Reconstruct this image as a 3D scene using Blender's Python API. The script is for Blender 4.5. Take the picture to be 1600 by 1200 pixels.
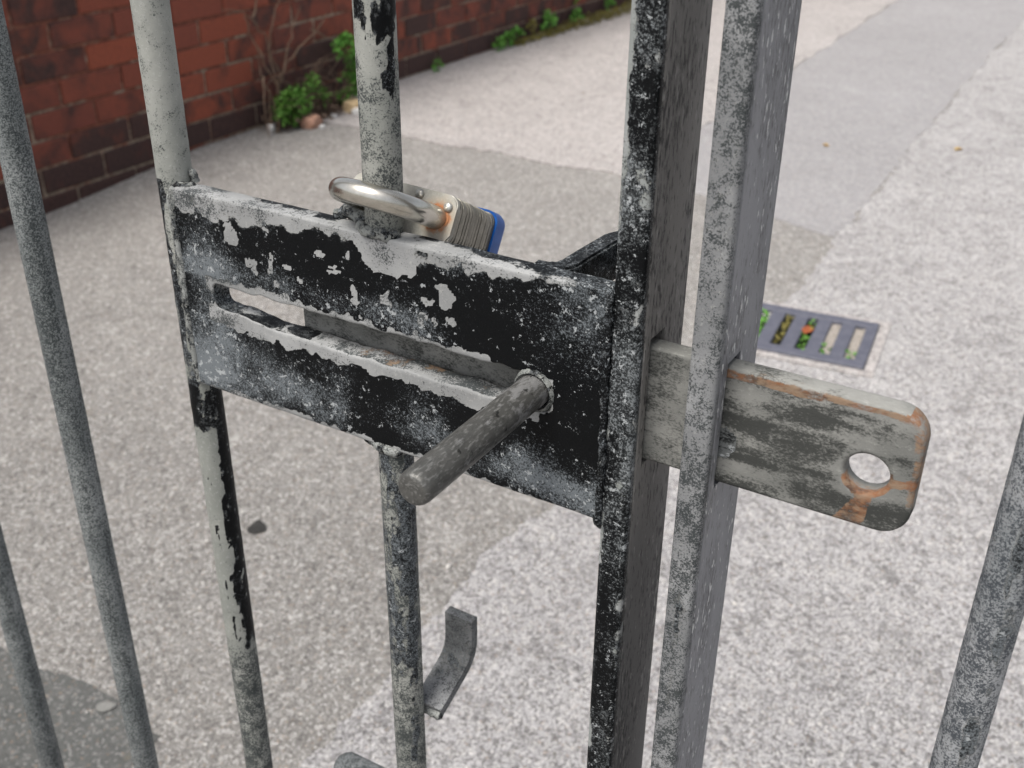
import bpy, bmesh, math, random
import numpy as np
from mathutils import Vector, Matrix

random.seed(7)
rng = np.random.default_rng(7)
for o in list(bpy.data.objects):
    bpy.data.objects.remove(o)
S = bpy.context.scene
COL = S.collection
R = math.radians

# ------------------------------------------------------------------ camera, sky, sun, exposure
cam_d = bpy.data.cameras.new('camera')
cam = bpy.data.objects.new('camera', cam_d)
COL.objects.link(cam)
cam_d.sensor_width = 36.0
cam_d.lens = 38.27
cam_d.clip_start = 0.01
cam_d.clip_end = 500
cam_d.dof.use_dof = True
cam_d.dof.focus_distance = 0.44
cam_d.dof.aperture_fstop = 19
PITCH, YAW, ROLL = 0.49818, 0.533647, 0.010158
cam.matrix_world = (Matrix.Translation((0, 0, 1.0)) @ Matrix.Rotation(YAW, 4, 'Z')
                    @ Matrix.Rotation(math.pi / 2 - PITCH, 4, 'X') @ Matrix.Rotation(ROLL, 4, 'Z'))
S.camera = cam

SUN_DIR = Vector((-0.13, -0.42, 0.90)).normalized()      # towards the sun
w = bpy.data.worlds.new('World')
S.world = w
w.use_nodes = True
nt = w.node_tree
bg = nt.nodes['Background']
sky = nt.nodes.new('ShaderNodeTexSky')
sky.sky_type = 'NISHITA'
sky.sun_disc = False
sky.sun_elevation = math.asin(SUN_DIR.z)
sky.sun_rotation = math.atan2(SUN_DIR.x, SUN_DIR.y)
sky.air_density = 1.0
sky.dust_density = 4.0
hsv = nt.nodes.new('ShaderNodeHueSaturation')
hsv.inputs['Saturation'].default_value = 0.35            # cloud cover takes the blue out of the whole sky
nt.links.new(sky.outputs[0], hsv.inputs['Color'])
nt.links.new(hsv.outputs[0], bg.inputs[0])
bg.inputs[1].default_value = 0.105

sun_d = bpy.data.lights.new('sun', 'SUN')
sun_d.energy = 1.9
sun_d.angle = R(24)
sun_d.color = (1.0, 0.955, 0.885)
sun = bpy.data.objects.new('sun', sun_d)
COL.objects.link(sun)
sun.location = SUN_DIR * 20
sun.rotation_euler = (-SUN_DIR).to_track_quat('-Z', 'Y').to_euler()

S.view_settings.view_transform = 'Standard'
S.view_settings.look = 'None'
S.view_settings.exposure = 0.70
S.view_settings.gamma = 1.0
S.view_settings.use_curve_mapping = False


# ------------------------------------------------------------------ node helpers
class NB:
    """small node builder"""
    def __init__(s, name):
        s.m = bpy.data.materials.new(name)
        s.m.use_nodes = True
        s.t = s.m.node_tree
        s.b = s.t.nodes['Principled BSDF']

    def n(s, typ, **kw):
        x = s.t.nodes.new(typ)
        for k, v in kw.items():
            setattr(x, k, v)
        return x

    def put(s, sock, v):
        if v is None:
            return
        if isinstance(v, (int, float)):
            sock.default_value = v
        elif isinstance(v, (tuple, list)):
            sock.default_value = tuple(v) + (1.0,) if (len(v) == 3 and sock.type == 'RGBA') else tuple(v)
        else:
            s.t.links.new(v, sock)

    def math(s, op, a, b=None, clamp=False):
        x = s.n('ShaderNodeMath', operation=op, use_clamp=clamp)
        s.put(x.inputs[0], a)
        s.put(x.inputs[1], b)
        return x.outputs[0]

    def add(s, a, b): return s.math('ADD', a, b)
    def sub(s, a, b): return s.math('SUBTRACT', a, b)
    def mul(s, a, b): return s.math('MULTIPLY', a, b)

    def step(s, v, lo, hi):
        x = s.n('ShaderNodeMapRange', interpolation_type='SMOOTHSTEP')
        s.put(x.inputs[0], v)
        s.put(x.inputs[1], lo)
        s.put(x.inputs[2], hi)
        return x.outputs[0]

    def mix(s, f, a, b, blend='MIX'):
        x = s.n('ShaderNodeMix', data_type='RGBA', blend_type=blend)
        s.put(x.inputs[0], f)
        s.put(x.inputs[6], a)
        s.put(x.inputs[7], b)
        return x.outputs[2]

    def noise(s, vec, scale, detail=2.0, rough=0.5, dist=0.0):
        x = s.n('ShaderNodeTexNoise')
        s.put(x.inputs['Vector'], vec)
        s.put(x.inputs['Scale'], scale)
        s.put(x.inputs['Detail'], detail)
        s.put(x.inputs['Roughness'], rough)
        s.put(x.inputs['Distortion'], dist)
        return x.outputs[0]

    def voro(s, vec, scale, out=1, feature='F1', rand=1.0):
        x = s.n('ShaderNodeTexVoronoi', feature=feature)
        s.put(x.inputs['Vector'], vec)
        s.put(x.inputs['Scale'], scale)
        s.put(x.inputs['Randomness'], rand)
        return x.outputs[out]

    def coords(s, shift=True, stretch=None):
        tc = s.n('ShaderNodeTexCoord')
        v = tc.outputs['Object']
        if shift:
            oi = s.n('ShaderNodeObjectInfo')
            x = s.n('ShaderNodeVectorMath', operation='ADD')
            s.put(x.inputs[0], v)
            k = s.mul(oi.outputs['Random'], 9.0)
            s.put(x.inputs[1], k)
            v = x.outputs[0]
        if stretch:
            x = s.n('ShaderNodeVectorMath', operation='MULTIPLY')
            s.put(x.inputs[0], v)
            x.inputs[1].default_value = stretch
            v = x.outputs[0]
        return v

    def scaled(s, v, k):
        x = s.n('ShaderNodeVectorMath', operation='MULTIPLY')
        s.put(x.inputs[0], v)
        x.inputs[1].default_value = k
        return x.outputs[0]

    def sep(s, v):
        x = s.n('ShaderNodeSeparateXYZ')
        s.put(x.inputs[0], v)
        return x.outputs

    def attr(s, name):
        x = s.n('ShaderNodeAttribute', attribute_name=name)
        return s.sep(x.outputs['Vector'])

    def bump(s, h, strength=0.5, dist=0.001):
        x = s.n('ShaderNodeBump')
        x.inputs['Strength'].default_value = strength
        x.inputs['Distance'].default_value = dist
        s.put(x.inputs['Height'], h)
        s.t.links.new(x.outputs[0], s.b.inputs['Normal'])

    def out(s, color, rough=0.7, metal=0.0, spec=None):
        s.put(s.b.inputs['Base Color'], color)
        s.put(s.b.inputs['Roughness'], rough)
        s.put(s.b.inputs['Metallic'], metal)
        if spec is not None:
            s.b.inputs['Specular IOR Level'].default_value = spec
        return s.m


def paint_mat(name, bias=0.0, bare_a=(.34, .35, .35), bare_b=(.24, .26, .25), speck=0.45, dark=(.03, .036, .038),
              paint=(.0032, .0038, .0045), chalk=(.185, .205, .22), haze=0.0, amp=1.7, scale=75, bare_rough=.65,
              stretch=None, fine=1250.0, light=(.46, .46, .44), mott=1.0, wsp_t=.655, soft=.16):
    """old black paint flaking off weathered zinc; attribute 'wear' = (paint bias, rust, haze / speckle)"""
    b = NB(name)
    v = b.coords(True, stretch)
    at = b.attr('wear')
    n1 = b.noise(v, scale, 10, .66, .25)
    n2 = b.noise(v, fine * .45, 4, .7)
    n3 = b.noise(v, 26, 3, .55)
    n4 = b.noise(v, 135, 4, .62, .4)
    sp = b.noise(v, fine, 5, .74)
    big = b.noise(v, 310, 4, .6)
    m = b.add(b.add(b.mul(b.sub(n1, .5), amp), b.mul(b.sub(n2, .5), .45)), b.add(at[0], bias))
    mask = b.step(m, -.035, .035)
    # paint side: black with a chalky bloom that comes in mottled clouds of fine specks
    hz = b.add(b.add(at[2], haze), b.add(b.mul(b.sub(n3, .5), .9), b.mul(b.sub(n4, .5), 1.5)))
    ch = b.step(b.add(b.add(sp, b.mul(b.sub(n2, .5), .5)), b.mul(hz, .20)), .52, .74)
    ch2 = b.mul(b.step(b.add(hz, b.mul(b.sub(n2, .5), 1.0)), .0, 1.0), .20)
    pc = b.mix(b.math('MAXIMUM', b.mul(ch, .85), ch2), paint, chalk)
    wsp = b.step(b.add(b.add(big, b.mul(b.sub(sp, .5), .5)), b.mul(hz, .05)), wsp_t, wsp_t + .045)
    pc = b.mix(b.mul(wsp, .85), pc, (.40, .42, .43))
    scf = b.mul(b.sub(1.0, b.step(m, .0, .34)), b.step(b.add(n2, b.mul(b.sub(sp, .5), .5)), .47, .60))
    pc = b.mix(b.mul(scf, .65), pc, (.14, .15, .155))
    # bare side
    bc = b.mix(b.step(n3, .35, .65), bare_a, bare_b)
    bc = b.mix(b.mul(b.step(n4, .4, .68), .35 * mott), bc, bare_b)
    bc = b.mix(b.mul(b.step(b.add(n2, b.mul(b.sub(sp, .5), .6)), .52, .72), .6), bc, light)
    ds = b.step(b.add(b.add(sp, b.mul(b.sub(n4, .5), .55 * mott)), b.add(b.mul(b.sub(n2, .5), .45), b.mul(at[2], .16))), .66 - speck * .33, .66 + soft - speck * .33)
    bc = b.mix(b.mul(ds, .9), bc, dark)
    edge = b.sub(b.step(m, -.12, -.02), b.step(m, -.035, .035))
    bc = b.mix(b.mul(edge, .4), bc, (.20, .20, .185))
    c = b.mix(mask, bc, pc)
    # rust
    rm = b.step(b.add(at[1], b.add(b.mul(b.sub(n4, .5), 1.1), b.mul(b.sub(n2, .5), .6))), .36, .66)
    rn = b.noise(v, 150, 6, .7)
    rc = b.mix(b.step(rn, .36, .56), (.070, .036, .022), (.235, .098, .042))
    rc = b.mix(b.mul(b.step(n4, .42, .60), .8), rc, (.29, .215, .15))
    rc = b.mix(b.mul(b.step(sp, .5, .7), .4), rc, (.16, .12, .09))
    c = b.mix(b.mul(rm, .9), c, rc)
    b.bump(b.add(b.add(b.mul(mask, 1.2), b.mul(n2, .7)), b.mul(sp, .4)), .7, .0004)
    rough = b.add(b.mul(mask, -.10), bare_rough)
    rough = b.add(rough, b.mul(b.sub(n2, .5), .3))
    return b.out(c, rough, 0.0, .13)


# ------------------------------------------------------------------ mesh helpers
def tag(o, label=None, cat=None, group=None, kind=None):
    if label: o['label'] = label
    if cat: o['category'] = cat
    if group: o['group'] = group
    if kind: o['kind'] = kind
    return o


def empty(name, loc=(0, 0, 0)):
    o = bpy.data.objects.new(name, None)
    o.location = loc
    o.empty_display_size = .02
    COL.objects.link(o)
    return o


def obj(name, me, mat=None, parent=None, loc=None, smooth=None):
    """me: mesh or bmesh; coordinates are relative to the parent (or world)"""
    if isinstance(me, bmesh.types.BMesh):
        bm = me
        me = bpy.data.meshes.new(name)
        bmesh.ops.recalc_face_normals(bm, faces=bm.faces)
        bm.to_mesh(me)
        bm.free()
    if mat is not None and len(me.materials) == 0:
        for m in (mat if isinstance(mat, (list, tuple)) else [mat]):
            me.materials.append(m)
    o = bpy.data.objects.new(name, me)
    COL.objects.link(o)
    if parent: o.parent = parent
    if loc is not None: o.location = loc
    if smooth is not None:
        smooth_by_angle(me, smooth)
    return o


def smooth_by_angle(me, deg):
    bm = bmesh.new()
    bm.from_mesh(me)
    c = math.cos(R(deg))
    for f in bm.faces: f.smooth = True
    for e in bm.edges:
        if len(e.link_faces) == 2 and e.link_faces[0].normal.dot(e.link_faces[1].normal) < c:
            e.smooth = False
    bm.to_mesh(me)
    bm.free()


def box(bm, x0, x1, y0, y1, z0, z1, mi=0):
    vs = [bm.verts.new((x, y, z)) for x in (x0, x1) for y in (y0, y1) for z in (z0, z1)]
    for q in ((0, 1, 3, 2), (4, 6, 7, 5), (0, 4, 5, 1), (2, 3, 7, 6), (0, 2, 6, 4), (1, 5, 7, 3)):
        f = bm.faces.new([vs[i] for i in q])
        f.material_index = mi
    return vs


def tube(bm, pts, rad, seg=12, cap=True, flat=None):
    """swept tube along points; rad number or list; returns rings"""
    pts = [Vector(p) for p in pts]
    n = len(pts)
    rad = [rad] * n if isinstance(rad, (int, float)) else rad
    rings = []
    ref = None
    for i, p in enumerate(pts):
        d = (pts[min(i + 1, n - 1)] - pts[max(i - 1, 0)]).normalized()
        if ref is None:
            ref = d.orthogonal().normalized()
        ref = (ref - d * ref.dot(d)).normalized()
        q = d.cross(ref)
        rings.append([bm.verts.new(p + (ref * math.cos(2 * math.pi * k / seg) + q * math.sin(2 * math.pi * k / seg)) * rad[i])
                      for k in range(seg)])
    for a, c in zip(rings, rings[1:]):
        for k in range(seg):
            bm.faces.new((a[k], a[(k + 1) % seg], c[(k + 1) % seg], c[k]))
    if cap:
        bm.faces.new(rings[0][::-1])
        bm.faces.new(rings[-1])
    return rings


# numpy value noise -------------------------------------------------
_H = rng.random((256, 256))
def vnoise(x, y):
    xi = np.floor(x).astype(int); yi = np.floor(y).astype(int)
    fx = x - xi; fy = y - yi
    fx = fx * fx * (3 - 2 * fx); fy = fy * fy * (3 - 2 * fy)
    h = lambda a, c: _H[a % 256, c % 256]
    return (h(xi, yi) * (1 - fx) + h(xi + 1, yi) * fx) * (1 - fy) + (h(xi, yi + 1) * (1 - fx) + h(xi + 1, yi + 1) * fx) * fy
def fbm(x, y, o=4):
    s = 0; a = .5; t = 0
    for i in range(o):
        s = s + a * vnoise(x * 2 ** i + 13.7 * i, y * 2 ** i + 5.3 * i); t += a; a *= .5
    return s / t
def sst(v, a, b):
    t = np.clip((v - a) / (b - a), 0, 1)
    return t * t * (3 - 2 * t)


def set_wear(me, arr):
    a = me.attributes.new('wear', 'FLOAT_VECTOR', 'POINT')
    a.data.foreach_set('vector', np.asarray(arr, dtype=np.float32).ravel())


def sdf_plate(name, sdf, bounds, cell, y0, y1, rnd, wear, mat, parent, bulge=None):
    """flat bar cut to the outline sdf(x,z)<0, thickness y0..y1 with rounded rims and a fine mesh carrying 'wear'"""
    x0, x1, z0, z1 = bounds
    nx = int(math.ceil((x1 - x0) / cell)); nz = int(math.ceil((z1 - z0) / cell))
    gx = x0 + (np.arange(nx + 1)) * (x1 - x0) / nx
    gz = z0 + (np.arange(nz + 1)) * (z1 - z0) / nz
    cx = (gx[:-1] + gx[1:]) / 2; cz = (gz[:-1] + gz[1:]) / 2
    CX, CZ = np.meshgrid(cx, cz, indexing='ij')
    keep = sdf(CX, CZ) < -rnd
    idx = -np.ones((nx + 1, nz + 1), int)
    used = np.zeros((nx + 1, nz + 1), bool)
    for dx in (0, 1):
        for dz in (0, 1):
            used[dx:nx + dx, dz:nz + dz] |= keep
    idx[used] = np.arange(used.sum())
    GX, GZ = np.meshgrid(gx, gz, indexing='ij')
    P = np.stack([GX[used], GZ[used]], 1)
    faces = []
    ii, jj = np.nonzero(keep)
    F = np.stack([idx[ii, jj], idx[ii + 1, jj], idx[ii + 1, jj + 1], idx[ii, jj + 1]], 1)
    # boundary edges
    from collections import Counter
    cnt = {}
    for q in F:
        for k in range(4):
            a, c = int(q[k]), int(q[(k + 1) % 4])
            if (c, a) in cnt: del cnt[(c, a)]
            else: cnt[(a, c)] = 1
    bed = list(cnt.keys())
    bv = sorted({v for e in bed for v in e})
    h = 1e-5
    def grad(p):
        gx_ = (sdf(p[:, 0] + h, p[:, 1]) - sdf(p[:, 0] - h, p[:, 1])) / (2 * h)
        gz_ = (sdf(p[:, 0], p[:, 1] + h) - sdf(p[:, 0], p[:, 1] - h)) / (2 * h)
        g = np.stack([gx_, gz_], 1)
        return g / np.maximum(np.linalg.norm(g, axis=1, keepdims=True), 1e-6)
    B = P[bv].copy()
    for _ in range(4):
        B -= grad(B) * (sdf(B[:, 0], B[:, 1]) + rnd)[:, None]
    P[bv] = B
    G = grad(B)
    n = len(P)
    loc = {v: i for i, v in enumerate(bv)}
    nb = len(bv)
    rings = []
    prof = [(.0, rnd, 0), (-(1 - .71) * rnd, .29 * rnd, 0)]
    # rings: 45deg front, front side, back side, 45deg back
    ring_def = [(-.29 * rnd, y0 + .29 * rnd), (0.0, y0 + rnd), (0.0, y1 - rnd), (-.29 * rnd, y1 - .29 * rnd)]
    V = [np.column_stack([P[:, 0], np.full(n, y0), P[:, 1]]), np.column_stack([P[:, 0], np.full(n, y1), P[:, 1]])]
    if bulge is not None:
        V[0][:, 1] += bulge(P[:, 0], P[:, 1])
    for s, y in ring_def:
        Q = B + G * (rnd + s)
        V.append(np.column_stack([Q[:, 0], np.full(nb, y), Q[:, 1]]))
    V = np.concatenate(V)
    faces = [tuple(q) for q in F] + [tuple((q + n)[::-1]) for q in F]
    off = [2 * n + k * nb for k in range(4)]
    for a, c in bed:
        la, lc = loc[a], loc[c]
        seqa = [a] + [o + la for o in off] + [a + n]
        seqc = [c] + [o + lc for o in off] + [c + n]
        for k in range(5):
            faces.append((seqa[k], seqa[k + 1], seqc[k + 1], seqc[k]))
    me = bpy.data.meshes.new(name)
    me.from_pydata(V.tolist(), [], [tuple(int(i) for i in f) for f in faces])
    me.update()
    set_wear(me, wear(V[:, 0], V[:, 1], V[:, 2]))
    o = obj(name, me, mat, parent)
    bm = bmesh.new(); bm.from_mesh(me)
    bmesh.ops.recalc_face_normals(bm, faces=bm.faces)
    for f in bm.faces: f.smooth = True
    bm.to_mesh(me); bm.free()
    return o


def rod_mesh(name, r, z0, z1, seg, dz, wear=None, wob=0.00018, mat=None):
    """round bar standing on z; fine rings, slight unevenness of the old paint"""
    nz = max(2, int((z1 - z0) / dz) + 1)
    z = np.linspace(z0, z1, nz)
    th = np.arange(seg) * 2 * math.pi / seg
    T, Z = np.meshgrid(th, z)
    rr = r + wob * (fbm(T * 3 + z0 * 31 + 7, Z * 160) - .5) * 2
    V = np.stack([rr * np.cos(T), rr * np.sin(T), Z], -1).reshape(-1, 3)
    faces = []
    for j in range(nz - 1):
        a = j * seg
        for k in range(seg):
            faces.append((a + k, a + (k + 1) % seg, a + seg + (k + 1) % seg, a + seg + k))
    faces.append(tuple(range(seg))[::-1])
    faces.append(tuple(range((nz - 1) * seg, nz * seg)))
    me = bpy.data.meshes.new(name)
    me.from_pydata(V.tolist(), [], faces)
    me.update()
    for p in me.polygons: p.use_smooth = len(p.vertices) == 4
    if wear is not None:
        set_wear(me, wear(T.ravel(), Z.ravel()))
    if mat: me.materials.append(mat)
    return me


# ------------------------------------------------------------------ materials of the setting
def ground_mat(name, c_lo, c_hi, stone=(.66, .64, .62), dark=(.085, .08, .078), blot=.5, sc=1.0, pebble=.55, cloud=.3, lo=.53):
    b = NB(name)
    v = b.coords(False)
    big = b.noise(v, 1.3, 5, .6)
    mid = b.noise(v, 9, 5, .65, .3)
    warp = b.n('ShaderNodeVectorMath', operation='ADD')
    b.put(warp.inputs[0], v)
    nz = b.n('ShaderNodeTexNoise'); b.put(nz.inputs['Vector'], v); nz.inputs['Scale'].default_value = 110 * sc
    wv = b.n('ShaderNodeVectorMath', operation='SCALE'); b.put(wv.inputs[0], nz.outputs['Color']); wv.inputs['Scale'].default_value = .006 / sc
    b.put(warp.inputs[1], wv.outputs[0])
    vw = warp.outputs[0]
    cell = b.sep(b.voro(vw, 125 * sc, 1))
    cell2 = b.sep(b.voro(vw, 290 * sc, 1))
    d1 = b.voro(vw, 125 * sc, 0)
    d2 = b.voro(vw, 290 * sc, 0)
    fine = b.noise(v, 420 * sc, 4, .75)
    fade = b.noise(v, 34, 6, .72, .6)
    stain = b.noise(v, 11, 5, .68, .8)
    c = b.mix(b.step(b.add(b.mul(big, .6), b.mul(mid, .5)), .36, .74), c_lo, c_hi)
    c = b.mix(b.mul(b.step(mid, .50, .70), cloud), c, tuple(q * .62 for q in c_lo))
    c = b.mix(b.mul(b.step(cell[0], .70, .95), pebble), c, stone)
    c = b.mix(b.mul(b.step(cell[1], .62, .95), pebble * .7), c, dark)
    c = b.mix(b.mul(b.step(cell2[0], .72, .95), pebble), c, (.74, .72, .70))
    c = b.mix(b.mul(b.step(cell2[1], .62, .95), pebble), c, dark)
    c = b.mix(b.mul(b.step(d2, .45, .75), pebble * .8), c, dark)
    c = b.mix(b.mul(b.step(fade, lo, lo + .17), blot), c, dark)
    c = b.mix(b.mul(b.step(stain, .52, .70), blot * .75), c, (.17, .165, .16))
    c = b.mix(b.mul(b.step(stain, .46, .28), blot * .45), c, stone)
    c = b.mix(b.mul(b.step(b.noise(v, 5.5, 4, .7, .6), .66, .78), .35), c, (.30, .25, .17))
    c = b.mix(b.mul(b.step(fine, .57, .72), .45 * pebble), c, dark)
    c = b.mix(b.mul(b.step(b.noise(v, 3.3, 5, .65, .5), .54, .72), blot * .6), c, (.19, .18, .175))
    tint = b.mix(b.mul(b.step(cell2[2], .94, 1.0), .35), c, (.42, .30, .21))
    h = b.add(b.mul(b.sub(1.0, d1), .6), b.add(b.mul(b.sub(1.0, d2), .35), b.mul(fine, .7)))
    b.bump(h, .7, .004)
    return b.out(tint, .9, 0, .2)


M = {}
M['concrete'] = ground_mat('pale_concrete', (.45, .437, .442), (.57, .555, .560), blot=.46, pebble=.62, cloud=.34, sc=1.15, lo=.515)
M['tarmac'] = ground_mat('old_tarmac', (.295, .281, .263), (.365, .349, .328), blot=.32, pebble=.55, cloud=.25, sc=1.25)
M['smooth_tarmac'] = ground_mat('smooth_tarmac', (.32, .312, .318), (.375, .366, .374), blot=.14, pebble=.22, cloud=.1)
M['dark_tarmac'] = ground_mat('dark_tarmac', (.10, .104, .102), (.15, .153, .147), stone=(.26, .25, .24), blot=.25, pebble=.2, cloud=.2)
M['pale_path'] = ground_mat('pale_path', (.48, .445, .43), (.58, .54, .525), blot=.32, pebble=.5, cloud=.2)


def ground_z(x, y):
    # the yard dips a little towards the foot of the wall at the near end
    return -.042 * np.clip((-x - 2.12) / .42, 0, 1) * np.clip((2.40 - y) / .55, 0, 1)


PIT = (-.54 - .142, -.54 + .142, 2.08 - .096, 2.08 + .096)       # opening under the drain grate


def grid_sheet(name, xs, ys, dz, mat):
    X, Y = np.meshgrid(xs, ys, indexing='ij')
    Z = ground_z(X, Y) + dz
    V = np.stack([X, Y, Z], -1).reshape(-1, 3)
    ny = len(ys)
    F = [(i * ny + j, (i + 1) * ny + j, (i + 1) * ny + j + 1, i * ny + j + 1) for i in range(len(xs) - 1) for j in range(ny - 1)
         if not (PIT[0] < (xs[i] + xs[i + 1]) / 2 < PIT[1] and PIT[2] < (ys[j] + ys[j + 1]) / 2 < PIT[3])]
    me = bpy.data.meshes.new(name)
    me.from_pydata(V.tolist(), [], F)
    me.update()
    return obj(name, me, mat)


xs = np.concatenate([[-120, -40, -10, -4], np.arange(-3, 1.01, .1), [3, 10, 40, 120]])
ys = np.concatenate([[-120, -40, -8, -2], np.arange(-1, 4.01, .1), [6, 10, 16, 40, 120]])
xs = np.unique(np.concatenate([xs, PIT[:2]])); ys = np.unique(np.concatenate([ys, PIT[2:]]))
g = grid_sheet('ground', xs, ys, 0, M['tarmac'])
tag(g, 'worn grey brown tarmac yard seen between the gate bars', kind='structure')


def ragged_sheet(name, poly, mat, dz, label, amp=.006, step=.012, pit=False):
    """flat sheet with frayed edges; poly in metres (x,y); an edge flagged 0 stays straight"""
    pts = []
    n = len(poly)
    for i in range(n):
        x0, y0, fl = poly[i]
        x1, y1, _ = poly[(i + 1) % n]
        L = math.hypot(x1 - x0, y1 - y0)
        k = max(1, int(L / step)) if fl else max(1, int(L / .3))
        nxv, nyv = -(y1 - y0) / L, (x1 - x0) / L
        for j in range(k):
            t = j / k
            d = 0
            if fl:
                s = t * L
                d = ((float(fbm(np.array(s * 9 + i * 17.0), np.array(3.1))) - .5) * 5 * amp
                     + (float(vnoise(np.array(s * 70 + i * 5.0), np.array(9.3))) - .5) * 1.6 * amp
                     + random.uniform(-.5, .5) * amp) * min(1, j / 3, (k - j) / 3)
            pts.append((x0 + (x1 - x0) * t + nxv * d, y0 + (y1 - y0) * t + nyv * d))
    bm = bmesh.new()
    vs = [bm.verts.new((x, y, float(ground_z(np.array(x), np.array(y))) + dz)) for x, y in pts]
    es = [bm.edges.new((vs[i], vs[(i + 1) % len(vs)])) for i in range(len(vs))]
    if pit:
        hv = [bm.verts.new((x, y, dz)) for x, y in ((PIT[0], PIT[2]), (PIT[1], PIT[2]), (PIT[1], PIT[3]), (PIT[0], PIT[3]))]
        es += [bm.edges.new((hv[i], hv[(i + 1) % 4])) for i in range(4)]
    bmesh.ops.triangle_fill(bm, edges=es, use_beauty=True)
    for f in bm.faces:
        if f.normal.z < 0: f.normal_flip()
    lo = [bm.verts.new(v.co - Vector((0, 0, dz + .003))) for v in vs]
    for i in range(len(vs)):
        j = (i + 1) % len(vs)
        bm.faces.new((vs[i], lo[i], lo[j], vs[j]))
    me = bpy.data.meshes.new(name)
    bm.to_mesh(me); bm.free()
    o = obj(name, me, mat)
    return tag(o, label, kind='structure')


ragged_sheet('concrete_road', [(-.645, .30, 0), (6, .30, 0), (6, 40, 0), (-.72, 40, 1), (-.70, 5.4, 1), (-.628, 2.7, 1), (-.612, 2.2, 1), (-.66, 1.3, 1), (-.70, 1.1, 1), (-.66, .80, 1)],
             M['concrete'], .004, 'pale lilac grey concrete strip on the right of the yard', .009, pit=True)
ragged_sheet('pale_path', [(-2.60, 2.85, 1), (-1.31, 2.86, 1), (-1.345, 4.6, 1), (-1.40, 6.4, 1), (-1.45, 40, 0), (-2.60, 40, 0)],
             M['pale_path'], .004, 'pale stony paving beside the brick wall, beyond the tarmac edge', .010)
ragged_sheet('tarmac_strip', [(-1.31, 2.90, 1), (-.629, 2.70, 1), (-.70, 5.4, 1), (-.72, 40, 0), (-1.46, 40, 1), (-1.40, 6.4, 1), (-1.345, 4.6, 1)],
             M['smooth_tarmac'], .002, 'smooth grey tarmac trench strip running away behind the gate', .007)
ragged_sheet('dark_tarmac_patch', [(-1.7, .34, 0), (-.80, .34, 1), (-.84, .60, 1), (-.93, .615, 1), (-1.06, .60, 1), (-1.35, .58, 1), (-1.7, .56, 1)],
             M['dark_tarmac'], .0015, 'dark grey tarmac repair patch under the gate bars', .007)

# ------------------------------------------------------------------ brick wall
def brick_mat():
    b = NB('brick_face')
    v = b.coords(True)
    oi = b.n('ShaderNodeObjectInfo')
    soot = b.sep(oi.outputs['Color'])
    n = b.noise(v, 13, 4, .6, .4)
    n2 = b.noise(v, 120, 4, .65)
    rnd = oi.outputs['Random']
    red = b.mix(rnd, (.30, .080, .045), (.20, .062, .044))
    red = b.mix(b.mul(b.step(n2, .4, .7), .45), red, (.15, .048, .034))
    drk = b.mix(b.step(n2, .35, .7), (.034, .026, .026), (.075, .046, .040))
    k = b.step(b.add(soot[0], b.mul(b.sub(n, .5), 1.5)), .25, .85)
    c = b.mix(b.mul(k, .92), red, drk)
    b.bump(n2, .5, .003)
    return b.out(c, .85, 0, .3)


def mortar_mat():
    b = NB('mortar')
    v = b.coords(False)
    z = b.sep(v)[2]
    n = b.noise(v, 7, 4, .6)
    n2 = b.noise(v, 90, 4, .6)
    pale = b.mix(b.step(n2, .4, .65), (.36, .29, .22), (.18, .13, .10))
    rd = b.mix(b.step(n2, .4, .65), (.24, .095, .065), (.14, .060, .046))
    c = b.mix(b.step(b.add(n, b.mul(b.step(z, .10, .60), -.16)), .38, .52), rd, pale)
    b.bump(n2, .5, .004)
    return b.out(c, .95, 0, .2)


M['brick'] = brick_mat()
M['mortar'] = mortar_mat()
WX = -2.58
wall = tag(empty('brick_wall', (WX, 2.0, -.07)), 'long red and soot black brick wall along the left side of the yard', 'wall')
PITCHZ, PY = .0748, .213
WZ0 = -.07


def brick_mesh(name, L, bv=.003):
    bm = bmesh.new()
    box(bm, -.098, 0, -L / 2, L / 2, -.0328, .0328)
    bmesh.ops.bevel(bm, geom=[e for e in bm.edges], offset=bv, segments=1, affect='EDGES')
    for vtx in bm.verts:
        vtx.co += Vector((random.uniform(-.0006, .0006), random.uniform(-.001, .001), random.uniform(-.0008, .0008)))
    me = bpy.data.meshes.new(name)
    bmesh.ops.recalc_face_normals(bm, faces=bm.faces)
    bm.to_mesh(me); bm.free()
    me.materials.append(M['brick'])
    return me


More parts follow.
